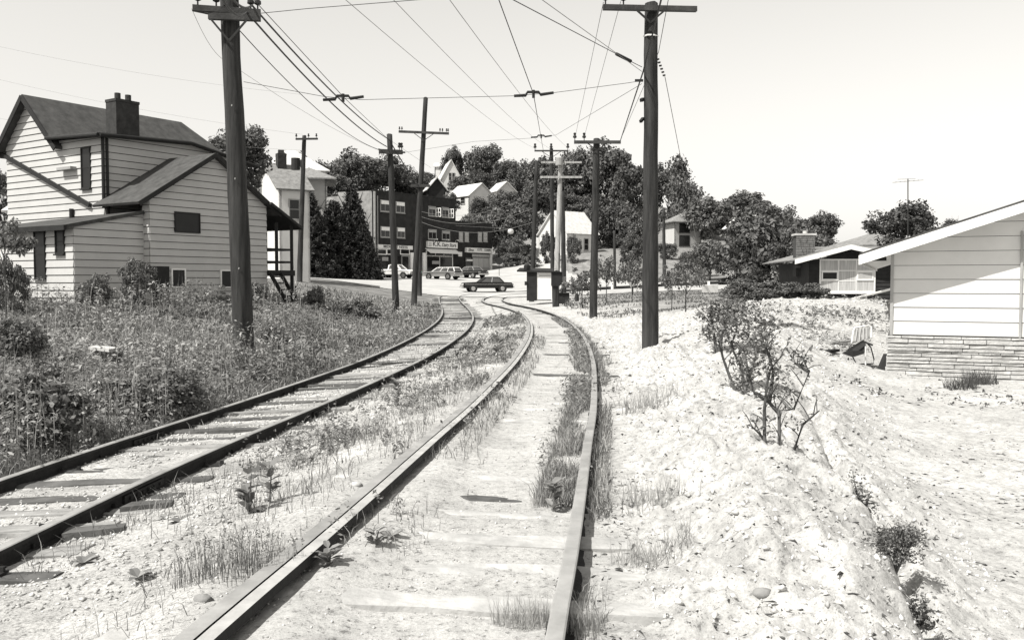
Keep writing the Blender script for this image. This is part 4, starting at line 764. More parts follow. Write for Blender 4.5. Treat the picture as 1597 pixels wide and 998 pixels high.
MB().obox(P(879.5,437,55), (.1,0,0), (0,.1,0), (0,0,.22)).build('meter', 'trim_grey', sb); MB().tube([P(872,424,55), P(872,395,55)], .03, 6).build('conduit', 'iron', sb)
jb = thing('junction_crate', P(879,472,57), 'low dark crate on the verge next to the signal cabinet', 'crate')
MB().box(P(871,472,57).x, P(888,472,57).x, 57, 57.5, P(871,474,57).z, P(871,457,57).z).build('crate', 'dark_board', jb); MB().slab([P(870,457,56.9), P(888.5,457,56.9), P(888.5,457,57.6), P(870,457,57.6)], (0,0,.04)).build('lid', 'tie_dark', jb); MB().tube([P(875,456,57), P(877,450,57), P(878,449,57)], [.16,.1,.03], 8).build('cap', 'iron', jb)
st = MB().tube([P(900,470,58), P(899.5,463,58), P(900,459,58), P(900.5,457.5,58)], [.13,.14,.13,.05], 9).build('stump_post', 'wood_pole'); tag(st, 'short dark stub post on the verge right of the crate', 'post')
br_ = MB(); br_.tube([P(878,448.3,62), P(906,448.3,62)], .05, 6); br_.tube([P(881,449,62), P(881,460,62)], .04, 6); br_.tube([P(904,449,62), P(904,460,62)], .04, 6); o = br_.build('guard_rail', 'iron'); tag(o, 'low dark guard rail at the street edge behind the crate', 'guard rail')
for px, py0, py1, Y, w_, lb in ((778.5,429,408,118,.5,'dark round street sign on a thin post by the hill road'),(987,459,440,60,.45,'small square sign on a thin stake among the saplings')):
    r_ = thing('street_sign', P(px,py0,Y), lb, 'sign'); MB().tube([P(px,py0+1,Y), P(px,py1,Y)], .04, 6).build('post', 'iron', r_)
    MB().tube([P(px,py1-1,Y-.08), P(px,py1-1,Y-.05)], w_, 14 if px < 800 else 4).build('sign_plate', 'trim_dark' if px < 800 else 'sign_grey', r_)
sp = MB().tube([P(955,451,66), P(955,433,66)], .1, 8).build('white_post', 'trim_white'); tag(sp, 'short white post among the saplings beside the street', 'post')
bl = thing('concrete_block', P(1107,452,33), 'pale concrete block with a short stub at the guy wire foot', 'block')
MB().box(P(1098,452,33).x, P(1120,452,33).x, 33, 33.4, P(1098,456,33).z, P(1098,444.5,33).z).build('block', 'concrete', bl); MB().box(P(1105,452,33).x, P(1108,452,33).x, 33.1, 33.2, P(1098,444.6,33).z, P(1098,438.5,33).z).build('stub', 'trim_white', bl)
lp = thing('street_lamp', P(796.5,362,100), 'round white lamp globe hanging on wires over the street', 'lamp'); b = MB().tube([P(796.5,365,100), P(796.5,364,100), P(796.5,361,100), P(796.5,358,100), P(796.5,357,100)], [.1,.28,.36,.28,.08], 10).build('globe', 'lamp_glass', lp, True)
wire('long wire carrying the round white lamp over the street', [P(711,352,125), P(796.5,357,100), P(838,345,66)], .012, 'wire_thin')
# board / capped box in the weeds
wb = thing('weathered_block', P(164,552,16.5), 'weathered pale capstone on a low block half sunk in the weeds', 'block')
MB().slab([P(138,545,16.6), P(150,542,17.2), P(188,546,17.0), P(170,549,16.3)], (0,0,.05)).build('capstone', 'concrete', wb); MB().slab([P(148,549,16.6), P(172,549,16.5), P(180,549,17.0), P(152,545,17.1)], (0,0,-.5)).build('block', 'tie_pale', wb)
# TV antenna
an = thing('television_antenna', P(1416,350,62), 'thin television antenna on a mast above the big round tree', 'antenna')
MB().tube([P(1416,385,62), P(1416,279,62)], .035, 6).build('mast', 'wire', an)
b = MB(); b.tube([P(1392,285,62), P(1440,281,62)], .015, 5)
for k in range(6): px = 1396+k*7; b.tube([P(px,284.5-k*.6,61), P(px+2,284-k*.6,63)], .014, 5)
b.tube([P(1400,280,61.5), P(1428,279,62.5)], .012, 5); b.build('boom', 'wire_thin', an)
# folding lawn chair
Yc = 19.5; lc = thing('folding_chair', P(1335,570,Yc), 'folding aluminium lawn chair with plaid back and dark sagging seat', 'chair')
def tb(pts, r, m, nm='frame_tube'): return MB().tube([P(x, y, Yc+d) for x, y, d in pts], r, 7).build(nm, m, lc)
tb([(1312,573,-.25),(1312,552,-.25)], .016, 'alu', 'leg'); tb([(1350,569.5,-.2),(1350,540,-.2)], .016, 'alu', 'leg')
tb([(1328,535,.15),(1331,516,.3),(1333,511,.32),(1355,507.5,.32),(1359,510,.3),(1359,527,.15)], .016, 'alu', 'back_frame')
MB().slab([P(1333,513,Yc+.3), P(1356,510,Yc+.3), P(1357,529,Yc+.12), P(1330,533,Yc+.12)], (0,.015,0)).build('backrest', 'webbing', lc)
b = MB()
for k in range(4): b.bar(P(1337+k*5,512-k*.6,Yc+.285), P(1334+k*6,532-k,Yc+.105), .025, .01)
b.build('plaid_strap', 'sign_grey', lc)
MB().add([P(1313,551,Yc-.3), P(1330,556.5,Yc-.32), P(1346,552,Yc-.25), P(1352,546,Yc-.1), P(1348,531,Yc+.1), P(1330,541,Yc+.15), P(1330,548,Yc)], [(0,1,6),(1,2,6),(2,3,6),(3,4,6),(4,5,6),(5,0,6)]).build('seat', 'canvas_dark', lc)
MB().slab([P(1313,551,Yc-.31), P(1330,557,Yc-.33), P(1348,551.5,Yc-.27), P(1346,547,Yc-.27), P(1330,547,Yc-.32)], (0,.03,0)).build('seat_apron', 'canvas_dark', lc)
MB().slab([P(1322,545,Yc-.2), P(1345,531,Yc-.1), P(1362,537,Yc-.15), P(1361,539.5,Yc-.15), P(1346,534,Yc-.1), P(1326,547,Yc-.2)], (0,.04,0)).build('armrest', 'canvas_dark', lc)
tb([(1330,557,.05),(1336,568,.05),(1362,567,.1),(1363,560,.12),(1358,541,.05),(1350,533,0)], .014, 'iron', 'leg'); 
# planks lying by the chair
for px, py, L, an_, lb in ((1312,537,.9,.45,'long pale plank lying on the pile foot behind the lawn chair'),(1296,551,.4,.6,'short dark plank lying left of the lawn chair')):
    q_ = on_ground(px, py); o = MB().obox(q_+Vector((0,0,.05)), Vector((math.cos(an_),math.sin(an_),.05))*L/2, Vector((-math.sin(an_),math.cos(an_),0))*.09, Vector((0,0,.03))).build('plank', 'tie_pale' if L > .8 else 'dark_board'); tag(o, lb, 'plank')
# ---------------------------------------------------------------- vehicles
def car(label, cat, pos, heading, paint, kind='sedan', roofm=None, name='parked_car'):
    """x forward; length ~4.9"""
    root = thing(name, pos, label, cat); ch_, sh_ = math.cos(heading), math.sin(heading); pos = Vector(pos)
    W = lambda x, y, z: pos + Vector((x*ch_-y*sh_, x*sh_+y*ch_, z))
    L = 2.42; hw = .92
    if kind == 'pickup': prof = [(2.45,.45),(2.5,.75),(2.42,.98),(1.1,1.06),(.95,1.08),(-.55,1.08),(-2.42,1.06),(-2.5,.8),(-2.42,.45)]
    else: prof = [(2.42,.36),(2.5,.6),(2.44,.84),(2.2,.90),(1.0,.96),(-1.3,.96),(-2.35,.92),(-2.5,.72),(-2.42,.36)]
    b = MB(); n = len(prof); rows = []
    for y, sc_, dz in ((-hw+.06,.985,-.05),(-hw,1,-.12),(-hw,1,-.3),(hw,1,-.3),(hw,1,-.12),(hw-.06,.985,-.05)): pass
    secs = [(-hw+.10,.99,1.0),(-hw,.985,.86),(-hw+.03,.98,.40)]
    ring = []
    for x, z in prof: ring.append((x, z))
    vs = []; lay = [(-hw+.05,0),(-hw,-.07),(hw,-.07),(hw-.05,0)]
    for y, dz in lay:
        for x, z in ring: vs.append(W(x*(.992 if dz == 0 else 1), y*(1 if abs(x) < 2.2 else .93), z + (0 if dz == 0 else (dz if z > .8 else 0))))
    fs = []
    for j in range(3):
        for i in range(n): fs.append((j*n+i, j*n+(i+1) % n, (j+1)*n+(i+1) % n, (j+1)*n+i))
    fs += [tuple(range(n))[::-1], tuple(range(3*n, 4*n))]
    b.add(vs, fs).build('body', paint, root)
    # cabin: bottom and top outlines
    if kind == 'wagon': xb0, xb1, xt0, xt1 = 1.0, -2.4, .35, -2.15
    elif kind == 'pickup': xb0, xb1, xt0, xt1 = 1.15, -.55, .5, -.5
    else: xb0, xb1, xt0, xt1 = .85, -1.55, .22, -1.12
    zb, zt = (1.06, 1.62) if kind == 'pickup' else (.94, 1.40); yb, yt = .84, .66
    q = [W(xb0,-yb,zb), W(xb0,yb,zb), W(xb1,yb,zb), W(xb1,-yb,zb)]; tq = [W(xt0,-yt,zt), W(xt0,yt,zt), W(xt1,yt,zt), W(xt1,-yt,zt)]
    g_ = MB().add(q+tq, [(0,1,5,4),(1,2,6,5),(2,3,7,6),(3,0,4,7)]).build('glasshouse', 'car_glass', root)
    rf_ = MB(); e = .05
    tq2 = [W(xt0+.06,-yt-.03,zt), W(xt0+.06,yt+.03,zt), W(xt1-.05,yt+.03,zt), W(xt1-.05,-yt-.03,zt)]; tq3 = [W(xt0-.1,-yt+.1,zt+.07), W(xt0-.1,yt-.1,zt+.07), W(xt1+.1,yt-.1,zt+.07), W(xt1+.1,-yt+.1,zt+.07)]
    rf_.add(tq2+tq3, [(4,5,6,7),(0,1,5,4),(1,2,6,5),(2,3,7,6),(3,0,4,7),(3,2,1,0)]).build('roof', roofm or paint, root)
    pil = MB()
    for i in range(4): pil.bar(q[i], tq[i], .09 if kind != 'pickup' else .16)
    for f_ in ((.5,) if kind == 'sedan' else ((.36,.7) if kind == 'wagon' else ())):
        for a_, c_ in ((0,3),(1,2)): pil.bar(q[a_].lerp(q[c_], f_), tq[a_].lerp(tq[c_], f_), .07)
    if kind == 'pickup': pil.add([W(xb1-.01,-yb,zb), W(xb1-.01,yb,zb), W(xt1-.01,yt,zt), W(xt1-.01,-yt,zt)], [(0,1,2,3)])
    pil.build('pillars', roofm or paint, root)
    for x in (1.48, -1.42):
        for sd in (-1, 1):
            c_ = W(x, sd*(hw-.1), .33); d_ = W(x, sd*(hw+.01), .33)
            ar = MB().tube([W(x,sd*(hw-.2),.36), W(x,sd*(hw+.004),.36)], .40, 16).build('wheel_arch', 'tyre', root)
            wh = MB().tube([c_, d_], .33, 16).build('wheel', 'tyre', root); MB().tube([d_, W(x,sd*(hw+.03),.33)], [.21,.19], 12).build('rim', 'chrome', wh)
    for sg_ in (-1, 1): MB().obox(W(sg_*2.52,0,.48), W(0,.93,0)-pos, W(.06,0,0)-pos, Vector((0,0,.08))).build('bumper', 'chrome', root)
    MB().obox(W(2.46,0,.70), W(0,.78,0)-pos, W(.04,0,0)-pos, Vector((0,0,.1))).build('grille', 'chrome', root)
    for sd in (-1, 1):
        for dy in (.62, .82): MB().tube([W(2.44,sd*dy,.72), W(2.53,sd*dy,.72)], .085, 10).build('headlight', 'lamp_glass', root)
        MB().obox(W(-2.47,sd*.7,.72), W(0,.16,0)-pos, W(.05,0,0)-pos, Vector((0,0,.07))).build('taillight', 'trim_grey', root)
        MB().obox(W(0,sd*(hw+.005),.74), W(2.3,0,0)-pos, W(0,.012,0)-pos, Vector((0,0,.02))).build('side_trim', 'chrome', root)
    if kind == 'pickup': MB().box(0,0,0,0,0,0)
    if kind == 'pickup': MB().slab([W(-.66,-.78,1.085), W(-2.35,-.78,1.085), W(-2.35,.78,1.085), W(-.66,.78,1.085)], (0,0,.01)).build('bed_liner', 'tyre', root)
    if kind == 'wagon': MB().bar(W(-.2,-.62,zt+.1), W(-2.0,-.62,zt+.1), .03).build('roof_rail', 'chrome', root); MB().bar(W(-.2,.62,zt+.1), W(-2.0,.62,zt+.1), .03).build('roof_rail', 'chrome', root)
    return root
def seat(px, py, Y): p = P(px, py, Y); return Vector((p.x, p.y, hz(p.x, p.y) + .055))
car('dark two door sedan driving across the street', 'car', seat(759,455,88), math.pi+.22, 'paint_black', name='car')
car('white pickup truck parked at the first shop front', 'pickup', seat(617,434,113), -.35, 'paint_white', 'pickup', name='pickup_truck')
car('pale station wagon parked before the dairy store', 'car', seat(690,434,111), math.pi-.55, 'paint_grey', 'wagon', 'paint_white')
car('dark sedan parked nose in right of the station wagon', 'car', seat(733,432.5,116), math.pi-.75, 'paint_black', 'sedan', 'paint_grey')
# ---------------------------------------------------------------- foliage meshes
def leaf_quads(C, N, size, asp=.55, tw=None):
    """rhombic leaves at C (n,3) facing N (n,3)"""
    n = len(C); N = N / (np.linalg.norm(N, axis=1)[:,None]+1e-9); r = rng.normal(size=(n,3)); T = np.cross(N, r); T /= np.linalg.norm(T, axis=1)[:,None]+1e-9; Bn = np.cross(N, T)
    size = np.broadcast_to(np.asarray(size, float), (n,))[:,None]
    V = np.stack([C - T*size, C + Bn*size*asp + N*size*.12, C + T*size, C - Bn*size*asp + N*size*.12], 1).reshape(-1,3)
    return V, np.arange(4*n).reshape(-1,4)
def crown_mesh(name, m, nl=80, per=90, ls=.06, flat=1., seed=0, gap=.0):
    global rng; rng = np.random.default_rng(seed); L = []
    d = rng.normal(size=(nl,3)); d /= np.linalg.norm(d, axis=1)[:,None]; d[:,2] = np.abs(d[:,2])*np.where(rng.random(nl) < .72, 1, -1)
    rad = .42 + .52*rng.random(nl)**.6; rad *= 1 + .22*np.sin(d[:,0]*3+seed) * np.cos(d[:,1]*4+seed*2)
    c = d*rad[:,None]; c[:,2] *= flat
    lr = .16 + .2*rng.random(nl); C = []; N = []
    for i in range(nl):
        q = rng.normal(size=(per,3)); q /= np.linalg.norm(q, axis=1)[:,None]; rr = lr[i]*(.45+.6*rng.random(per))
        C.append(c[i] + q*rr[:,None]*np.array([1,1,.75])); N.append(q*.9 + rng.normal(size=(per,3))*.55 + np.array([0,0,.35]))
    C = np.concatenate(C); N = np.concatenate(N); V, F = leaf_quads(C, N, ls*(.6+.8*rng.random(len(C)))); return fastmesh(name, V, F, m)
CR = [crown_mesh('crown', 'leaf_dark', 85, 95, .058, .95, i) for i in range(4)]
CM = [crown_mesh('crown', 'leaf_mid', 75, 90, .06, .95, 10+i) for i in range(3)]
CS = [crown_mesh('crown', 'leaf_near', 34, 34, .075, .95, 50+i) for i in range(2)]
CN = [crown_mesh('foliage', 'leaf_near', 55, 80, .062, .9, 20+i) for i in range(3)]
def conifer_mesh(seed):
    global rng; rng = np.random.default_rng(seed); C = []; N = []; S = []
    for k in range(46):
        z = k/46; r = (1-z)**.85*.5 + .03; nb = int(9+10*(1-z))
        for j in range(nb):
            a = rng.random()*6.28; L = r*(.7+.45*rng.random()); n = int(22+34*(1-z)); t = rng.random(n)**.6
            base = np.stack([np.cos(a)*t*L, np.sin(a)*t*L, z - t*L*.28 + .05*t*t], -1) + rng.normal(size=(n,3))*.018
            C.append(base); N.append(rng.normal(size=(n,3))*.6+np.array([0,0,.7])); S.append(np.full(n,.022))
    C = np.concatenate(C); N = np.concatenate(N); V, F = leaf_quads(C, N, .024*(.7+.7*rng.random(len(C))), .35); return fastmesh('crown', V, F, 'needle')
CF = [conifer_mesh(31+i) for i in range(2)]
def trunk_mesh(m, seed):
    r = random.Random(seed); b = MB(); b.tube([(0,0,-.15),(.0,.0,.15),(r.uniform(-.03,.03),.02,.5),(.03,0,.85),(0,.02,1.15)], [.055,.042,.034,.024,.01], 7)
    for k in range(7):
        z = r.uniform(.4,.95); a = r.uniform(0,6.28); L = r.uniform(.25,.5); b.tube([(0,0,z),(math.cos(a)*L*.5,math.sin(a)*L*.5,z+.16),(math.cos(a)*L,math.sin(a)*L,z+.38)], [.02,.014,.005], 5)
    me = bpy.data.meshes.new('trunk'); me.from_pydata(b.v, [], b.f); me.materials.append(MAT[m]); return me
TK = [trunk_mesh('bark', i) for i in range(3)]
def tree(label, px, top, bot, hw, Y, kind='dark', name='broadleaf_tree', group='trees on the hillside', cat='tree'):
    ct = P(px, top, Y); cb = P(px, bot, Y); rw = hw*Y/FPX; g = min(hz(ct.x, Y), cb.z)
    if cat in ('shrub', 'hedge', 'bush') and hz(ct.x, Y) < cb.z: cb.z = hz(ct.x, Y) - .1
    root = thing(name, (ct.x, Y, g), label, cat, group); cz_ = (ct.z+cb.z)/2; rh = (ct.z-cb.z)/2
    if kind == 'conifer':
        hgt = ct.z - cb.z; o = mobj('crown', random.choice(CF), root, (0,0,cb.z-g), random.uniform(0,6.28), (rw*2,rw*2,hgt)); t_ = mobj('trunk', random.choice(TK), root, (0,0,0), 0, (hgt*.5,hgt*.5,(ct.z-g)*.8))
        return root
    lib = {'dark': CR, 'mid': CM, 'near': CN, 'sparse': CS}[kind]
    o = mobj('crown', random.choice(lib), root, (0,0,cz_-g), random.uniform(0,6.28), (rw/.95, rw/.95, rh/.92))
    mobj('trunk', random.choice(TK), root, (0,0,0), random.uniform(0,6.28), (max(rw*.9,.3), max(rw*.9,.3), max(.3,(cz_-g)/1.0)))
    return root
T = [ # label, px, top, bottom, half width, Y, kind
 ('tall leafy tree rising behind the near thick pole left of centre',371,203,300,46,72,'dark'),('dark tree cut by the picture edge behind the clapboard house',4,268,345,24,66,'dark'),
 ('hazy grey tree on the skyline above the white gabled house',432,256,320,34,150,'mid'),('tree crown behind the slim crossarm pole',468,236,300,22,150,'mid'),('rounded tree just right of the slim crossarm pole',505,252,330,34,150,'dark'),
 ('broad dark tree above the conifers',556,236,318,44,160,'dark'),('wide dark tree above the shop side wall',600,246,312,40,168,'dark'),('low tree between short pole and tallest pole',638,262,318,30,172,'dark'),
 ('upright tree standing over the steep gabled house',706,233,296,17,222,'dark'),('tall dark skyline tree next to the upright one',752,229,300,30,222,'dark'),('bushy tree before the steep gabled house',718,272,306,20,192,'mid'),
 ('skyline tree above the long pale house',788,248,310,26,215,'dark'),('dark tree beside the little white cottage',812,262,330,26,200,'dark'),('tree below the little white cottage',778,304,352,26,165,'mid'),
 ('skyline tree left of the three insulator pole',832,246,330,28,205,'dark'),('dense tree right behind the three insulator pole',866,252,345,36,190,'dark'),('tall tree left of the round topped pole',903,230,330,32,195,'dark'),
 ('tallest dark tree behind the round topped pole',948,222,330,40,190,'dark'),('tree sloping down right of the tallest dark tree',985,250,345,30,185,'dark'),('big tree just right of the sand mound pole',1043,256,352,38,172,'dark'),
 ('lower tree right of the big one by the mound pole',1072,284,380,26,165,'dark'),('round grey tree over the hedge end',1112,302,380,40,150,'mid'),('wide skyline tree above the dark cottage',1160,302,362,42,160,'dark'),
 ('skyline tree right of the dark cottage',1205,316,390,36,140,'dark'),('great dense tree standing left of the dark ranch house',1196,332,462,62,88,'dark'),('lighter leafy tree against the dark ranch wall',1240,352,440,38,80,'dark'),
 ('flat topped dark tree behind the stone chimney',1280,331,388,27,110,'dark'),('big round dark tree under the television antenna',1408,321,402,50,68,'dark'),('small tree just above the white ranch roof',1490,345,375,22,90,'dark'),
 ('pale leafed bush tree right above the lower shop wing',735,330,392,28,148,'mid'),('pale leafed tree above the hill road',778,322,402,28,152,'mid'),('dark tree behind the round lamp',805,326,402,32,152,'dark'),
 ('dark tree in shade left of the bright white house',800,372,412,22,140,'dark'),('tree over the bright white house gable',838,292,352,32,165,'dark'),('tree above the bright white house ridge',890,300,350,36,168,'dark'),
 ('dark tree right of the bright white house',935,312,396,32,152,'dark'),('deep shaded tree between the two thick right poles',972,318,400,32,150,'dark'),('leafy tree left of the square hipped house',1000,336,400,28,146,'dark'),
 ('tree behind the square hipped house',1088,322,398,34,165,'dark'),('round bush tree right of the square hipped house',1108,372,425,34,105,'mid'),('small tree above the conifers behind the shops',525,276,322,30,140,'mid'),
 ('tree filling the slope over the shop roof',650,286,330,32,180,'mid'),('leafy bush before the small pale roofed house',702,304,332,15,160),('tree half hiding the long pale house end',752,312,350,20,160),('small dense tree before the little white cottage',792,298,335,18,172),('tree beside the pointed white gable',668,268,305,16,200),('low tree before the pale house at the skyline',748,266,300,16,205),('tree high on the slope above the cottage',850,274,330,30,195,'dark'),('dark tree right over the hedge',1150,370,450,36,92,'dark')]
for q in T: tree(*q)
for q in (('leftmost conifer behind the porch',484,306,436,52,100),('broad middle conifer beside the shops',520,318,436,56,103),('tallest conifer against the shop side wall',549,294,436,48,106),('low conifer nearest the white pickup',566,352,436,36,104)): tree(*q, 'conifer', 'conifer_tree', 'conifers beside the shops')
for q in (('clipped evergreen left of the white house door',852,366,402,10,128),('clipped evergreen right of the white house door',894,367,403,11,126),('dark spreading evergreen on the lawn bank',986,366,408,17,118),('dark evergreen at the hipped house corner',1040,378,408,15,128)): tree(*q, 'dark', 'evergreen_shrub', 'clipped evergreens', 'shrub')
for q in (('bushy verge shrub at the foot of the hill road',792,394,416,12,132),('low shrub left of the bright white house wall',806,396,414,16,131),('low rounded shrub below the white house',828,398,416,14,126),('hillside shrub right of the hipped house',1075,390,414,16,122),('low shrub at the lawn edge',1098,396,418,16,112)): tree(*q, 'mid', 'shrub', 'shrubs on the bank', 'shrub')
for q in (('leafy sapling left of the round topped pole',908,415,482,26,50),('slender sapling right of the round topped pole',946,398,470,22,54),('small sapling left of the sand mound pole',986,404,470,22,50),('tall leafy sapling on the mound right of its pole',1070,404,478,32,31),('bright leaved sapling near the concrete block',1048,412,470,22,34)): tree(*q, 'sparse', 'sapling', 'young trees beside the street')
for q in (('hedge bush nearest the great dense tree',1160,436,480,34,39),('second hedge bush from the great tree',1200,438,476,30,38.5),('third hedge bush from the great tree',1238,441,474,28,38.5),('hedge bush right before the dark ranch wall',1270,442,473,24,38.5)): tree(*q, 'mid', 'hedge_bush', 'hedge before the dark ranch house', 'hedge')
for q in (('leafy bush against the clapboard wing corner',148,428,478,24,26.5),('dark creeper bush before the cellar door',212,404,474,26,28.5),('bush left of the clapboard wing in the weeds',15,400,480,26,24),('round bush on the bank before the conifers',490,446,500,16,36),('spreading bush left of the short leaning pole',560,466,520,30,36),('small bush at the foot of the weed bank pole',425,505,552,22,20),('dark bush in the weeds at the picture edge',30,500,566,46,15),('tall leafy thicket at the picture edge beside the tall rail',60,575,720,80,10.5),('dark weed thicket left of the near bank pole foot',262,572,668,56,13),('weed thicket between the capstone and the rail',165,590,668,44,13),('low thicket beside the tall rail further along',345,580,630,34,17),('bush just under the porch steps',400,440,476,18,33)): tree(*q, 'near', 'bush', 'bushes on the weedy bank', 'bush')
tree('thin sapling reaching in at the picture edge before the house wing', 6, 338, 440, 36, 23, 'sparse', 'sapling', 'young trees beside the street')
# ---------------------------------------------------------------- shrubs on the sand mound
def near_shrub(label, base_px, stems, leaves, nleaf, ls, seed, name='twisted_shrub', mm='leaf_near'):
    global rng; rng = np.random.default_rng(seed); g = on_ground(*base_px); Y = g.y; root = thing(name, g, label, 'shrub', 'shrubs along the mound crest'); r = random.Random(seed)
    tips = []
    for st in stems:
        b = MB(); pts = []
        for i, (x, y) in enumerate(st): pts.append(P(x, y, Y + r.uniform(-.12,.12)*i*.6))
        pts[0] = Vector((pts[0].x, pts[0].y, g.z-.06)) if abs(st[0][1]-base_px[1]) < 12 else pts[0]
        n = len(pts); b.tube(pts, [.016*(Y/7)*(1-.75*i/max(1,n-1)) for i in range(n)], 6)
        for i in range(1, n):
            for k in range(4):
                a = pts[i-1].lerp(pts[i], r.random()); e = a + Vector((r.uniform(-.12,.12), r.uniform(-.12,.12), r.uniform(.0,.16)))*Y/7; b.tube([a, a.lerp(e,.5)+Vector((0,0,.01)), e], [.005*Y/7,.004*Y/7,.002*Y/7], 4); tips.append(e)
        b.build('branch', 'bark', root, True)
    C = []
    for (x, y, rx, ry, wt) in leaves:
        k = int(nleaf*wt); q = rng.normal(size=(k,3))*.5; c = P(x, y, Y); C.append(np.array(c)+q*np.array([rx*Y/FPX, max(rx,ry)*Y/FPX*.8, ry*Y/FPX]))
    for t_ in tips:
        if r.random() < .6: C.append(np.array(t_) + rng.normal(size=(5,3))*.03*Y/7)
    C = np.concatenate(C); V, F = leaf_quads(C, rng.normal(size=C.shape)*.7+np.array([0,0,.6]), ls*(.6+.8*rng.random(len(C))), .5)
    me = fastmesh('foliage', V - np.array(g), F, mm); mobj('foliage', me, root); return root
near_shrub('nearest twisted half bare shrub on the mound crest', (1215,702), [[(1216,702),(1215,640),(1238,638),(1262,580),(1250,555)],[(1215,645),(1200,628),(1175,610),(1163,560),(1150,540)],[(1193,694),(1192,640),(1196,600),(1202,575),(1222,552)],[(1205,703),(1188,680),(1172,664)],[(1235,702),(1252,662),(1278,640)],[(1200,628),(1206,580),(1196,545),(1186,520)],[(1262,580),(1245,570),(1232,560)]],
  [(1160,575,26,20,.2),(1195,560,30,28,.25),(1250,560,20,18,.12),(1215,590,30,20,.12),(1150,600,22,9,.1),(1185,530,22,24,.25),(1235,615,14,12,.05)], 460, .02, 41)
near_shrub('leafy dark shrub behind the twisted one on the mound', (1165,612), [[(1165,612),(1155,570),(1140,540),(1150,510)],[(1160,610),(1175,565),(1190,530)],[(1150,608),(1128,560),(1120,530)]],
  [(1150,505,34,26,.35),(1175,530,30,26,.3),(1130,520,22,24,.2),(1190,500,20,18,.1),(1160,560,30,16,.1)], 1000, .026, 42)
near_shrub('leafy shrub beneath the hedge end on the mound', (1118,548), [[(1118,548),(1112,510),(1106,485)],[(1120,548),(1128,515),(1135,488)]],
  [(1112,490,24,20,.4),(1135,485,26,18,.35),(1160,480,26,14,.25),(1105,520,10,14,.1)], 1000, .034, 43)
near_shrub('low grey shrub in the gully at the mound foot', (1395,880), [[(1392,880),(1380,850),(1368,830)],[(1395,880),(1400,845),(1408,825)],[(1396,880),(1418,850),(1432,838)]],
  [(1385,842,34,20,.5),(1412,838,28,22,.5),(1400,866,30,12,.3)], 1500, .011, 44, 'low_shrub')
near_shrub('small dark shrub at the bottom of the gully', (1435,965), [[(1435,965),(1425,940)],[(1437,965),(1445,945)]], [(1430,950,24,22,.6),(1440,972,20,14,.4)], 420, .013, 45, 'low_shrub')
near_shrub('low shrub half way down the mound side', (1345,790), [[(1345,790),(1335,765)],[(1347,790),(1356,770)]], [(1335,768,20,26,.6),(1350,795,20,18,.4)], 520, .012, 46, 'low_shrub')
# ---------------------------------------------------------------- weeds and grass nobody could count
def weeds(name, label, X, Y, hgt, k, ls, m, spread=.5):
    """leafy stalks at X,Y: k leaves each"""
    n = len(X); Z = H(X, Y); D = np.hypot(X, Y); idx = np.repeat(np.arange(n), k); t = rng.random(n*k)**.75
    lean = rng.normal(size=(n,2))*.12; hh = hgt[idx]; rad = spread*hh*(.25+.5*np.sin(t*2.8))*rng.random(n*k)**.5; a = rng.random(n*k)*6.283
    C = np.stack([X[idx]+lean[idx,0]*hh*t+np.cos(a)*rad, Y[idx]+lean[idx,1]*hh*t+np.sin(a)*rad, Z[idx]+t*hh+.01], -1)
    N = np.stack([np.cos(a)*.5, np.sin(a)*.5, np.ones(n*k)*.9], -1) + rng.normal(size=(n*k,3))*.45
    V, F = leaf_quads(C, N, (ls+.0011*D[idx])*(.5+rng.random(n*k)), .42)
    o = mobj(name, fastmesh(name, V, F, m)); o['kind'] = 'stuff'; o['label'] = label; return o
def blades(name, label, X, Y, hgt, wd, m, lean=.35, Z=None):
    n = len(X); Z = H(X, Y) if Z is None else Z; a = rng.random(n)*6.283; l = rng.random(n)*lean*hgt; dx, dy = np.cos(a), np.sin(a); b_ = rng.random(n)*6.283; wx, wy = np.cos(b_)*wd/2, np.sin(b_)*wd/2
    V = np.stack([np.stack([X-wx,Y-wy,Z-.02],-1), np.stack([X+wx,Y+wy,Z-.02],-1), np.stack([X+wx*.7+dx*l*.35,Y+wy*.7+dy*l*.35,Z+hgt*.6],-1), np.stack([X-wx*.7+dx*l*.35,Y-wy*.7+dy*l*.35,Z+hgt*.6],-1), np.stack([X+dx*l,Y+dy*l,Z+hgt],-1)], 1).reshape(-1,3)
    i = np.arange(n)*5; F = np.concatenate([np.stack([i,i+1,i+2],-1), np.stack([i,i+2,i+3],-1), np.stack([i+3,i+2,i+4],-1)])
    o = mobj(name, fastmesh(name, V, F, m)); o['kind'] = 'stuff'; o['label'] = label; return o
rng = np.random.default_rng(99)
def field_pts(n, pw, ymax=60, edge=1.25):
    X = rng.uniform(-30, -2.5, n*6); Y = 5 + (ymax-5)*rng.random(n*6)**1.6; D = np.hypot(X, Y)
    u = (X/Y)*FPX+CX; ok = (X < xl_at(Y)-edge-.25*fbm(X,Y)) & (u > -60) & (rng.random(n*6) < (9/np.maximum(D,9))**pw)
    hx = (X-h1.o.x)*A.x+(Y-h1.o.y)*A.y; hw_ = (X-h1.o.x)*B.x+(Y-h1.o.y)*B.y; ok &= ~((hx > -2.6) & (hw_ > .2) & (hx < 9)) & ~((hx > -.1) & (hw_ > -.1) & (hx < 7))
    return X[ok][:n], Y[ok][:n]
ph_ = lambda X, Y: fbm(X*.35+5, Y*.35)
X, Y = field_pts(13000, 1.1, 48); p_ = ph_(X, Y); k = p_ > .36 + .1*rng.random(len(X)); X, Y, p_ = X[k], Y[k], p_[k]
weeds('field_weeds', 'low leafy weeds covering the bank', X, Y, np.clip(.08+.5*(p_-.3),.06,.4)*(.6+.8*rng.random(len(X)))*(1-.45*smooth(15,22,Y)), 13, .024, 'weed', .9)
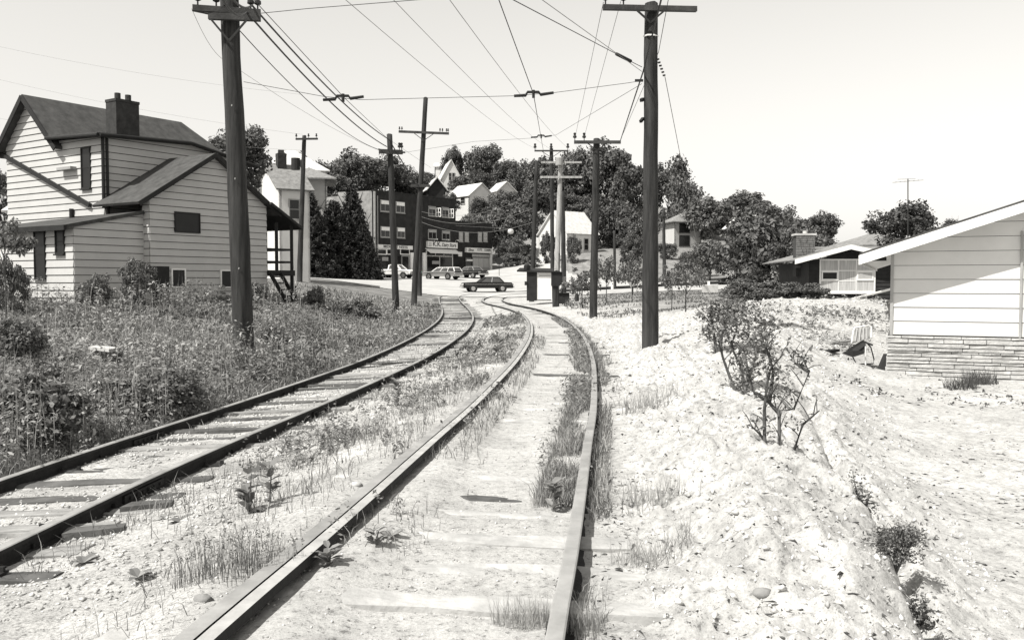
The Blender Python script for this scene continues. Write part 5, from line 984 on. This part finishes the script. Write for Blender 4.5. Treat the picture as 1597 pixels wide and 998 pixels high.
X, Y = field_pts(9000, 1.5, 40, 1.0); p_ = fbm(X*.5+17, Y*.5+2) + .16*(1-smooth(10, 17, Y)); k = p_ > .46 + .09*smooth(14, 20, Y); X, Y, p_ = X[k], Y[k], p_[k]
weeds('tall_weeds', 'tall leafy stalks crowding the bank edge', X, Y, np.clip(.3+2.2*(p_-.42),.25,.85)*(.6+.6*rng.random(len(X))), 26, .02, 'weed', .38)
blades('weed_stalks', 'thin upright stalks among the tall weeds', X, Y, np.clip(.35+2.2*(p_-.42),.3,1.0)*(.7+.6*rng.random(len(X))), .007+.0004*Y, 'grass_dry', .2)
X, Y = field_pts(46000, .8, 62, .9); k = fbm(X*.4+31, Y*.4+8) > .43; X, Y = X[k], Y[k]
blades('field_grass', 'rough pale grass between the weeds on the bank', X, Y, (.06+.22*rng.random(len(X))**1.5)*(.5+.9*fbm(X*.6,Y*.6)), .005+.0008*np.hypot(X,Y), 'grass_dry', 1.1)
X, Y = field_pts(24000, .8, 62, .8); blades('field_grass', 'darker green grass between the weeds on the bank', X, Y, (.06+.22*rng.random(len(X))**1.5)*(.5+.9*fbm(X*.6+9,Y*.6)), .006+.0008*np.hypot(X,Y), 'grass_green', 1.0)
# grass along the rails
def along(C, off0, off1, y0, y1, n, thr, f=.8, ph=0):
    i = rng.integers(0, len(C)-1, n*5); t = rng.random(n*5)[:,None]; p = C[i]*(1-t)+C[i+1]*t; d = C[i+1]-C[i]; d /= np.linalg.norm(d, axis=1)[:,None]
    o = off0 + (off1-off0)*rng.random(n*5); X = p[:,0]+d[:,1]*o; Y = p[:,1]-d[:,0]*o
    ok = (Y > y0) & (Y < y1) & (fbm(X*f+ph, Y*f*.6+ph) > thr+.06*rng.random(n*5)) & (rng.random(n*5) < np.clip(7/np.maximum(Y,1),.2,1)); return X[ok][:n], Y[ok][:n]
gs = []
for args in ((RCs,-.72,-.15,3,10,2200,.50,1.1,1),(RCs,-.72,-.3,8,34,6000,.42,.9,2),(RCs,.42,.73,6.5,40,30000,.33,.9,3),(RCs,.84,1.0,4,40,7000,.36,.9,15),(LCs,1.0,2.5,3.2,9,7000,.43,.9,16),(RCs,-1.7,-.9,3.5,9,3000,.42,1.1,17),(RCs,-.15,.7,3,7,700,.54,1.4,4),(RCs,.86,1.25,6,26,1300,.50,1.0,5),(RCs,-2.1,-.92,8,44,15000,.42,.7,6),(RCs,-2.9,-1.0,4,30,9000,.48,.8,7),(LCs,.9,1.9,5,40,3500,.53,.8,8),(LCs,-.7,.6,8,60,2200,.58,.7,9),(LCs,-1.5,-.86,4,60,6000,.40,.8,10),(RCs,1.6,2.4,5,22,400,.58,1.0,11)): gs.append(along(*args))
X = np.concatenate([g_[0] for g_ in gs]); Y = np.concatenate([g_[1] for g_ in gs]); k = rng.random(len(X)) < .5
blades('rail_grass', 'thin pale grass growing along the rails', X[k], Y[k], .03+.15*rng.random(k.sum())**1.8, .0028+.0005*Y[k], 'grass_dry', 1.3)
blades('rail_grass', 'thin green grass growing along the rails', X[~k], Y[~k], .03+.15*rng.random((~k).sum())**1.8, .003+.0005*Y[~k], 'grass_green', 1.2)
gs = [along(*a) for a in ((RCs,-.72,-.25,4,14,160,.50,1.1,1),(RCs,-2.6,-.95,5,42,2600,.46,.7,6),(RCs,.35,.75,7,32,700,.40,.9,3),(LCs,.9,2.2,5,30,300,.55,.8,8),(RCs,.86,1.2,5,20,120,.5,1.,5),(LCs,-1.7,-.9,5,60,900,.36,.8,10),(RCs,1.1,2.2,5,20,60,.6,1.,13))]
X = np.concatenate([g_[0] for g_ in gs]); Y = np.concatenate([g_[1] for g_ in gs]); weeds('rail_weeds', 'small leafy weeds growing between the tracks', X, Y, .06+.26*rng.random(len(X))**1.6, 16, .011, 'weed', .7)
# lawn in front of the far houses and verge
def patch_pts(n, x0, x1, y0, y1, thr=.0): X = rng.uniform(x0,x1,n); Y = rng.uniform(y0,y1,n); k = fbm(X*.4,Y*.4) > thr; return X[k], Y[k]
X, Y = patch_pts(9000, 3.2, 16, 36, 72, .44); k = X > xr_at(np.minimum(Y,70))+1.6; blades('verge_grass', 'rough grass on the verge beyond the mound', X[k], Y[k], .04+.12*rng.random(k.sum()), .05, 'grass_green', 1.2)
X, Y = patch_pts(1100, 6.5, 12, 21, 31, .50); weeds('pile_weeds', 'scattered weeds on the dirt pile', X, Y, .05+.12*rng.random(len(X)), 8, .01, 'weed', .9)
X, Y = patch_pts(900, 2.6, 13, 5, 20, .56); k = X > 2.6+.25*(Y-4); weeds('lot_weeds', 'scattered dark weeds on the bare lot', X[k], Y[k], .02+.05*rng.random(k.sum()), 7, .008, 'debris', 1.4)
# clumps one can pick out
def clump(label, px, py, n, r, h, wd, m='grass_green', lean=.35, flower=0):
    g = on_ground(px, py); a = rng.random(n)*6.283; q = r*rng.random(n)**.5; X = g.x+np.cos(a)*q; Y = g.y+np.sin(a)*q*.7; Z = H(X, Y)
    root = thing('grass_clump', g, label, 'grass', 'grass clumps between the rails'); hh = h*(.5+.6*rng.random(n)); aa = rng.random(n)*6.283; l = rng.random(n)*lean*hh; b_ = rng.random(n)*6.283; wx, wy = np.cos(b_)*wd/2, np.sin(b_)*wd/2
    V = np.stack([np.stack([X-wx,Y-wy,Z-.02],-1), np.stack([X+wx,Y+wy,Z-.02],-1), np.stack([X+np.cos(aa)*l,Y+np.sin(aa)*l,Z+hh*np.sqrt(np.maximum(.1,1-np.minimum(l/hh,1)**2*.6))],-1)],1).reshape(-1,3)-np.array(g)
    mobj('blades', fastmesh('blades', V, np.arange(3*n).reshape(-1,3), m), root)
    if flower:
        i = rng.integers(0, n, flower); C = np.stack([X[i]+np.cos(aa[i])*l[i], Y[i]+np.sin(aa[i])*l[i], Z[i]+hh[i]],-1)-np.array(g); C = np.repeat(C,5,0)+rng.normal(size=(flower*5,3))*np.array([.004,.004,.012]); V, F = leaf_quads(C, rng.normal(size=C.shape), .007); mobj('seed_heads', fastmesh('seed_heads', V, F, 'weed'), root)['kind'] = 'stuff'
    return root
clump('tall seedy grass clump beside the grooved rail', 372, 895, 420, .36, .22, .0045, 'grass_green', .35, 160)
clump('pale grass clump between the near rails at the picture bottom', 815, 975, 420, .15, .16, .0035, 'grass_dry', .7)
clump('grass clump at the outer foot of the near right rail', 905, 985, 160, .10, .16, .004, 'grass_dry', .5)
clump('pale grass tuft at the picture edge under the tall rail', 18, 745, 240, .32, .3, .006, 'grass_dry', .5)
clump('thin grass clump on the mound flank', 1012, 640, 260, .35, .28, .007, 'grass_dry', .6)
clump('thin grass clump past the tie ends near the bottom', 1020, 870, 260, .25, .2, .004, 'grass_dry', .8)
clump('grass clump past the tie ends further up', 1018, 790, 200, .25, .25, .005, 'grass_dry', .6)
clump('dark tuft growing against the ledgestone base', 1528, 600, 260, .35, .34, .014, 'leaf_dark', .6)
clump('second dark tuft growing near the ledgestone base', 1497, 606, 200, .3, .26, .014, 'leaf_dark', .8)
def milkweed(label, px, py, h, n, ls, seed, low=False):
    global rng; rng = np.random.default_rng(seed); g = on_ground(px, py); root = thing('broadleaf_weed', g, label, 'weed', 'broadleaf weeds between the tracks'); r = random.Random(seed)
    if not low: MB().tube([g-Vector((0,0,.03)), g+Vector((.01,0,h*.5)), g+Vector((.02,.01,h))], [.008,.006,.003], 5).build('stem', 'grass_green', root)
    b = MB()
    for k in range(n):
        t = r.random() if not low else .08; a = r.uniform(0,6.28); L = ls*r.uniform(.7,1.2); d = Vector((math.cos(a),math.sin(a),r.uniform(.2,.8) if not low else r.uniform(.1,.5))); s_ = Vector((-math.sin(a),math.cos(a),0))*L*.27; o_ = g+Vector((0,0,h*t))
        m1 = o_+d*L*.35; m2 = o_+d*L*.7+Vector((0,0,-.02*L)); tip = o_+d*L+Vector((0,0,-.15*L)); up = Vector((0,0,L*.06))
        b.add([o_, m1-s_+up, m1, m1+s_+up, m2-s_*.8+up, m2, m2+s_*.8+up, tip], [(0,2,1),(0,3,2),(1,2,5,4),(2,3,6,5),(4,5,7),(5,6,7)])
    b.build('leaves', 'weed', root); return root
for i, q in enumerate((('taller milkweed with broad upright leaves between the tracks',388,806,.32,24,.13),('milkweed just right of the taller milkweed',420,790,.32,20,.12),('spiky dock plant left of the milkweeds',288,818,.13,14,.13),('small dock plant near the tie end',262,812,.10,9,.09),('weed rosette under the milkweeds',365,818,.06,14,.10),('leafy plant under the grooved rail lip',512,885,.10,16,.09),('leafy plant further along the grooved rail',585,852,.08,14,.09),('broad leaf weed on the right of the grooved rail',610,838,.05,10,.09),('bushy weed between tracks beyond the milkweeds',620,632,.35,24,.12),('dark weed beside the near track at mid distance',775,560,.5,26,.2),('leafy weed inside the right rail',862,800,.2,22,.09),('dock plant low among the ballast',215,905,.08,14,.1),('low weed at the left of the seedy clump',130,880,.06,12,.1))): milkweed(*q, seed=60+i, low=i in (2,3,4,7,11,12))
# ---------------------------------------------------------------- clods, gravel and litter
def lumps(name, label, X, Y, s, m, sink=.3):
    n = len(X); Z = H(X, Y); base = np.array([(1,0,0),(-.5,.87,0),(-.5,-.87,0),(0,0,1),(.1,.1,-.8)]); F0 = np.array([(0,1,3),(1,2,3),(2,0,3),(1,0,4),(2,1,4),(0,2,4)])
    a = rng.random(n)*6.283; c_, s_ = np.cos(a), np.sin(a); j = 1+.45*rng.normal(size=(n,5,3)); v = base[None]*j*s[:,None,None]*(np.array([1.6,.5,.35]) if m == 'debris' else np.array([1,.8,.6])); x = v[:,:,0]*c_[:,None]-v[:,:,1]*s_[:,None]; y = v[:,:,0]*s_[:,None]+v[:,:,1]*c_[:,None]
    V = np.stack([x+X[:,None], y+Y[:,None], v[:,:,2]+(Z+s*sink)[:,None]],-1).reshape(-1,3); F = (F0[None]+5*np.arange(n)[:,None,None]).reshape(-1,3)
    o = mobj(name, fastmesh(name, V, F, m)); o['kind'] = 'stuff'; o['label'] = label; return o
rng = np.random.default_rng(5)
n = 15000; Y = 3+24*rng.random(n)**1.7; X = xr_at(Y)+1.2+rng.random(n)*(1.2+.21*Y); k = fbm(X*.9,Y*.9) > .36; X, Y = X[k], Y[k]
lumps('earth_clods', 'pale earth clods strewn over the sand mound', X, Y, (.004+.022*rng.random(len(X))**4)*(1+.05*Y), 'clod', -.1)
n = 2200; Y = 21+10*rng.random(n); X = 6+8*rng.random(n); lumps('earth_clods', 'pale earth clods on the dirt pile', X, Y, .012+.06*rng.random(n)**3, 'clod', .0)
n = 14000; Y = 3.2+22*rng.random(n)**1.6; X = xr_at(Y)+.9+rng.random(n)*(2+.5*Y); k = fbm(X*1.5,Y*1.5) > .44; lumps('litter', 'dark twigs and crumbs scattered over the sand', X[k], Y[k], (.0025+.010*rng.random(k.sum())**3)*(1+.13*Y[k]), 'debris', .15)
n = 26000; Y = 3+38*rng.random(n)**1.7; X = xl_at(Y)-1.3+rng.random(n)*3.4; k = fbm(X*1.1+4,Y*1.1) > .40; lumps('ballast', 'crushed stone ballast round the ties', X[k], Y[k], (.006+.016*rng.random(k.sum())**2)*(1+.03*Y[k]), 'ballast', .2)
n = 9000; Y = 3+26*rng.random(n)**1.7; X = xr_at(Y)-1.9+rng.random(n)*3.2; k = fbm(X*1.1+8,Y*1.1) > .44; lumps('ballast', 'scattered pebbles on the near track bed', X[k], Y[k], (.003+.009*rng.random(k.sum())**2)*(1+.04*Y[k]), 'ballast', .15)
for px, py, s_, lb in ((628,663,.07,'white stone lying between the tracks'),(510,640,.05,'small white stone by the tall rail'),(315,938,.05,'dark round stone beside the grooved rail'),(1188,930,.05,'dark clod alone on the mound flank'),(555,760,.05,'pale stone near the grooved rail'),(500,843,.05,'pale cobble beside the milkweeds')):
    g = on_ground(px, py); r = random.Random(px); b = MB(); rows = []
    for i in range(5):
        ph = math.pi*i/4; rows.append([g+Vector((math.cos(t_*1.047)*math.sin(ph)*s_*r.uniform(.85,1.3), math.sin(t_*1.047)*math.sin(ph)*s_*r.uniform(.7,1.), math.cos(ph)*s_*.55+s_*.2)) for t_ in range(6)])
    vs = [v for q in rows for v in q]; fs = [(i*6+k, (i+1)*6+k, (i+1)*6+(k+1) % 6, i*6+(k+1) % 6) for i in range(4) for k in range(6)]; o = b.add(vs, fs).build('stone', 'bark_grey' if 'dark' in lb else 'concrete', None, True, g); tag(o, lb, 'stone')
for px, py, an_, L, lb in ((150,835,.15,.42,'dark loose tie plank beside the tall rail'),(232,795,.1,.4,'split tie piece past the tall rail')):
    g = on_ground(px, py); r = random.Random(px); d = Vector((math.cos(an_),math.sin(an_),.03)); s_ = Vector((-math.sin(an_),math.cos(an_),0)); o = MB().slab([g+d*-L*.5+s_*-.1+Vector((0,0,.05)), g+d*L*.5+s_*-.06+Vector((0,0,.06)), g+d*L*.45+s_*.1+Vector((0,0,.05)), g+d*-L*.4+s_*.08+Vector((0,0,.05))], (0,0,-.08)).build('plank', 'tie_dark', None, False, g); tag(o, lb, 'plank')
print('tris', sum(len(o.data.polygons) for o in bpy.data.objects if o.type == 'MESH'))
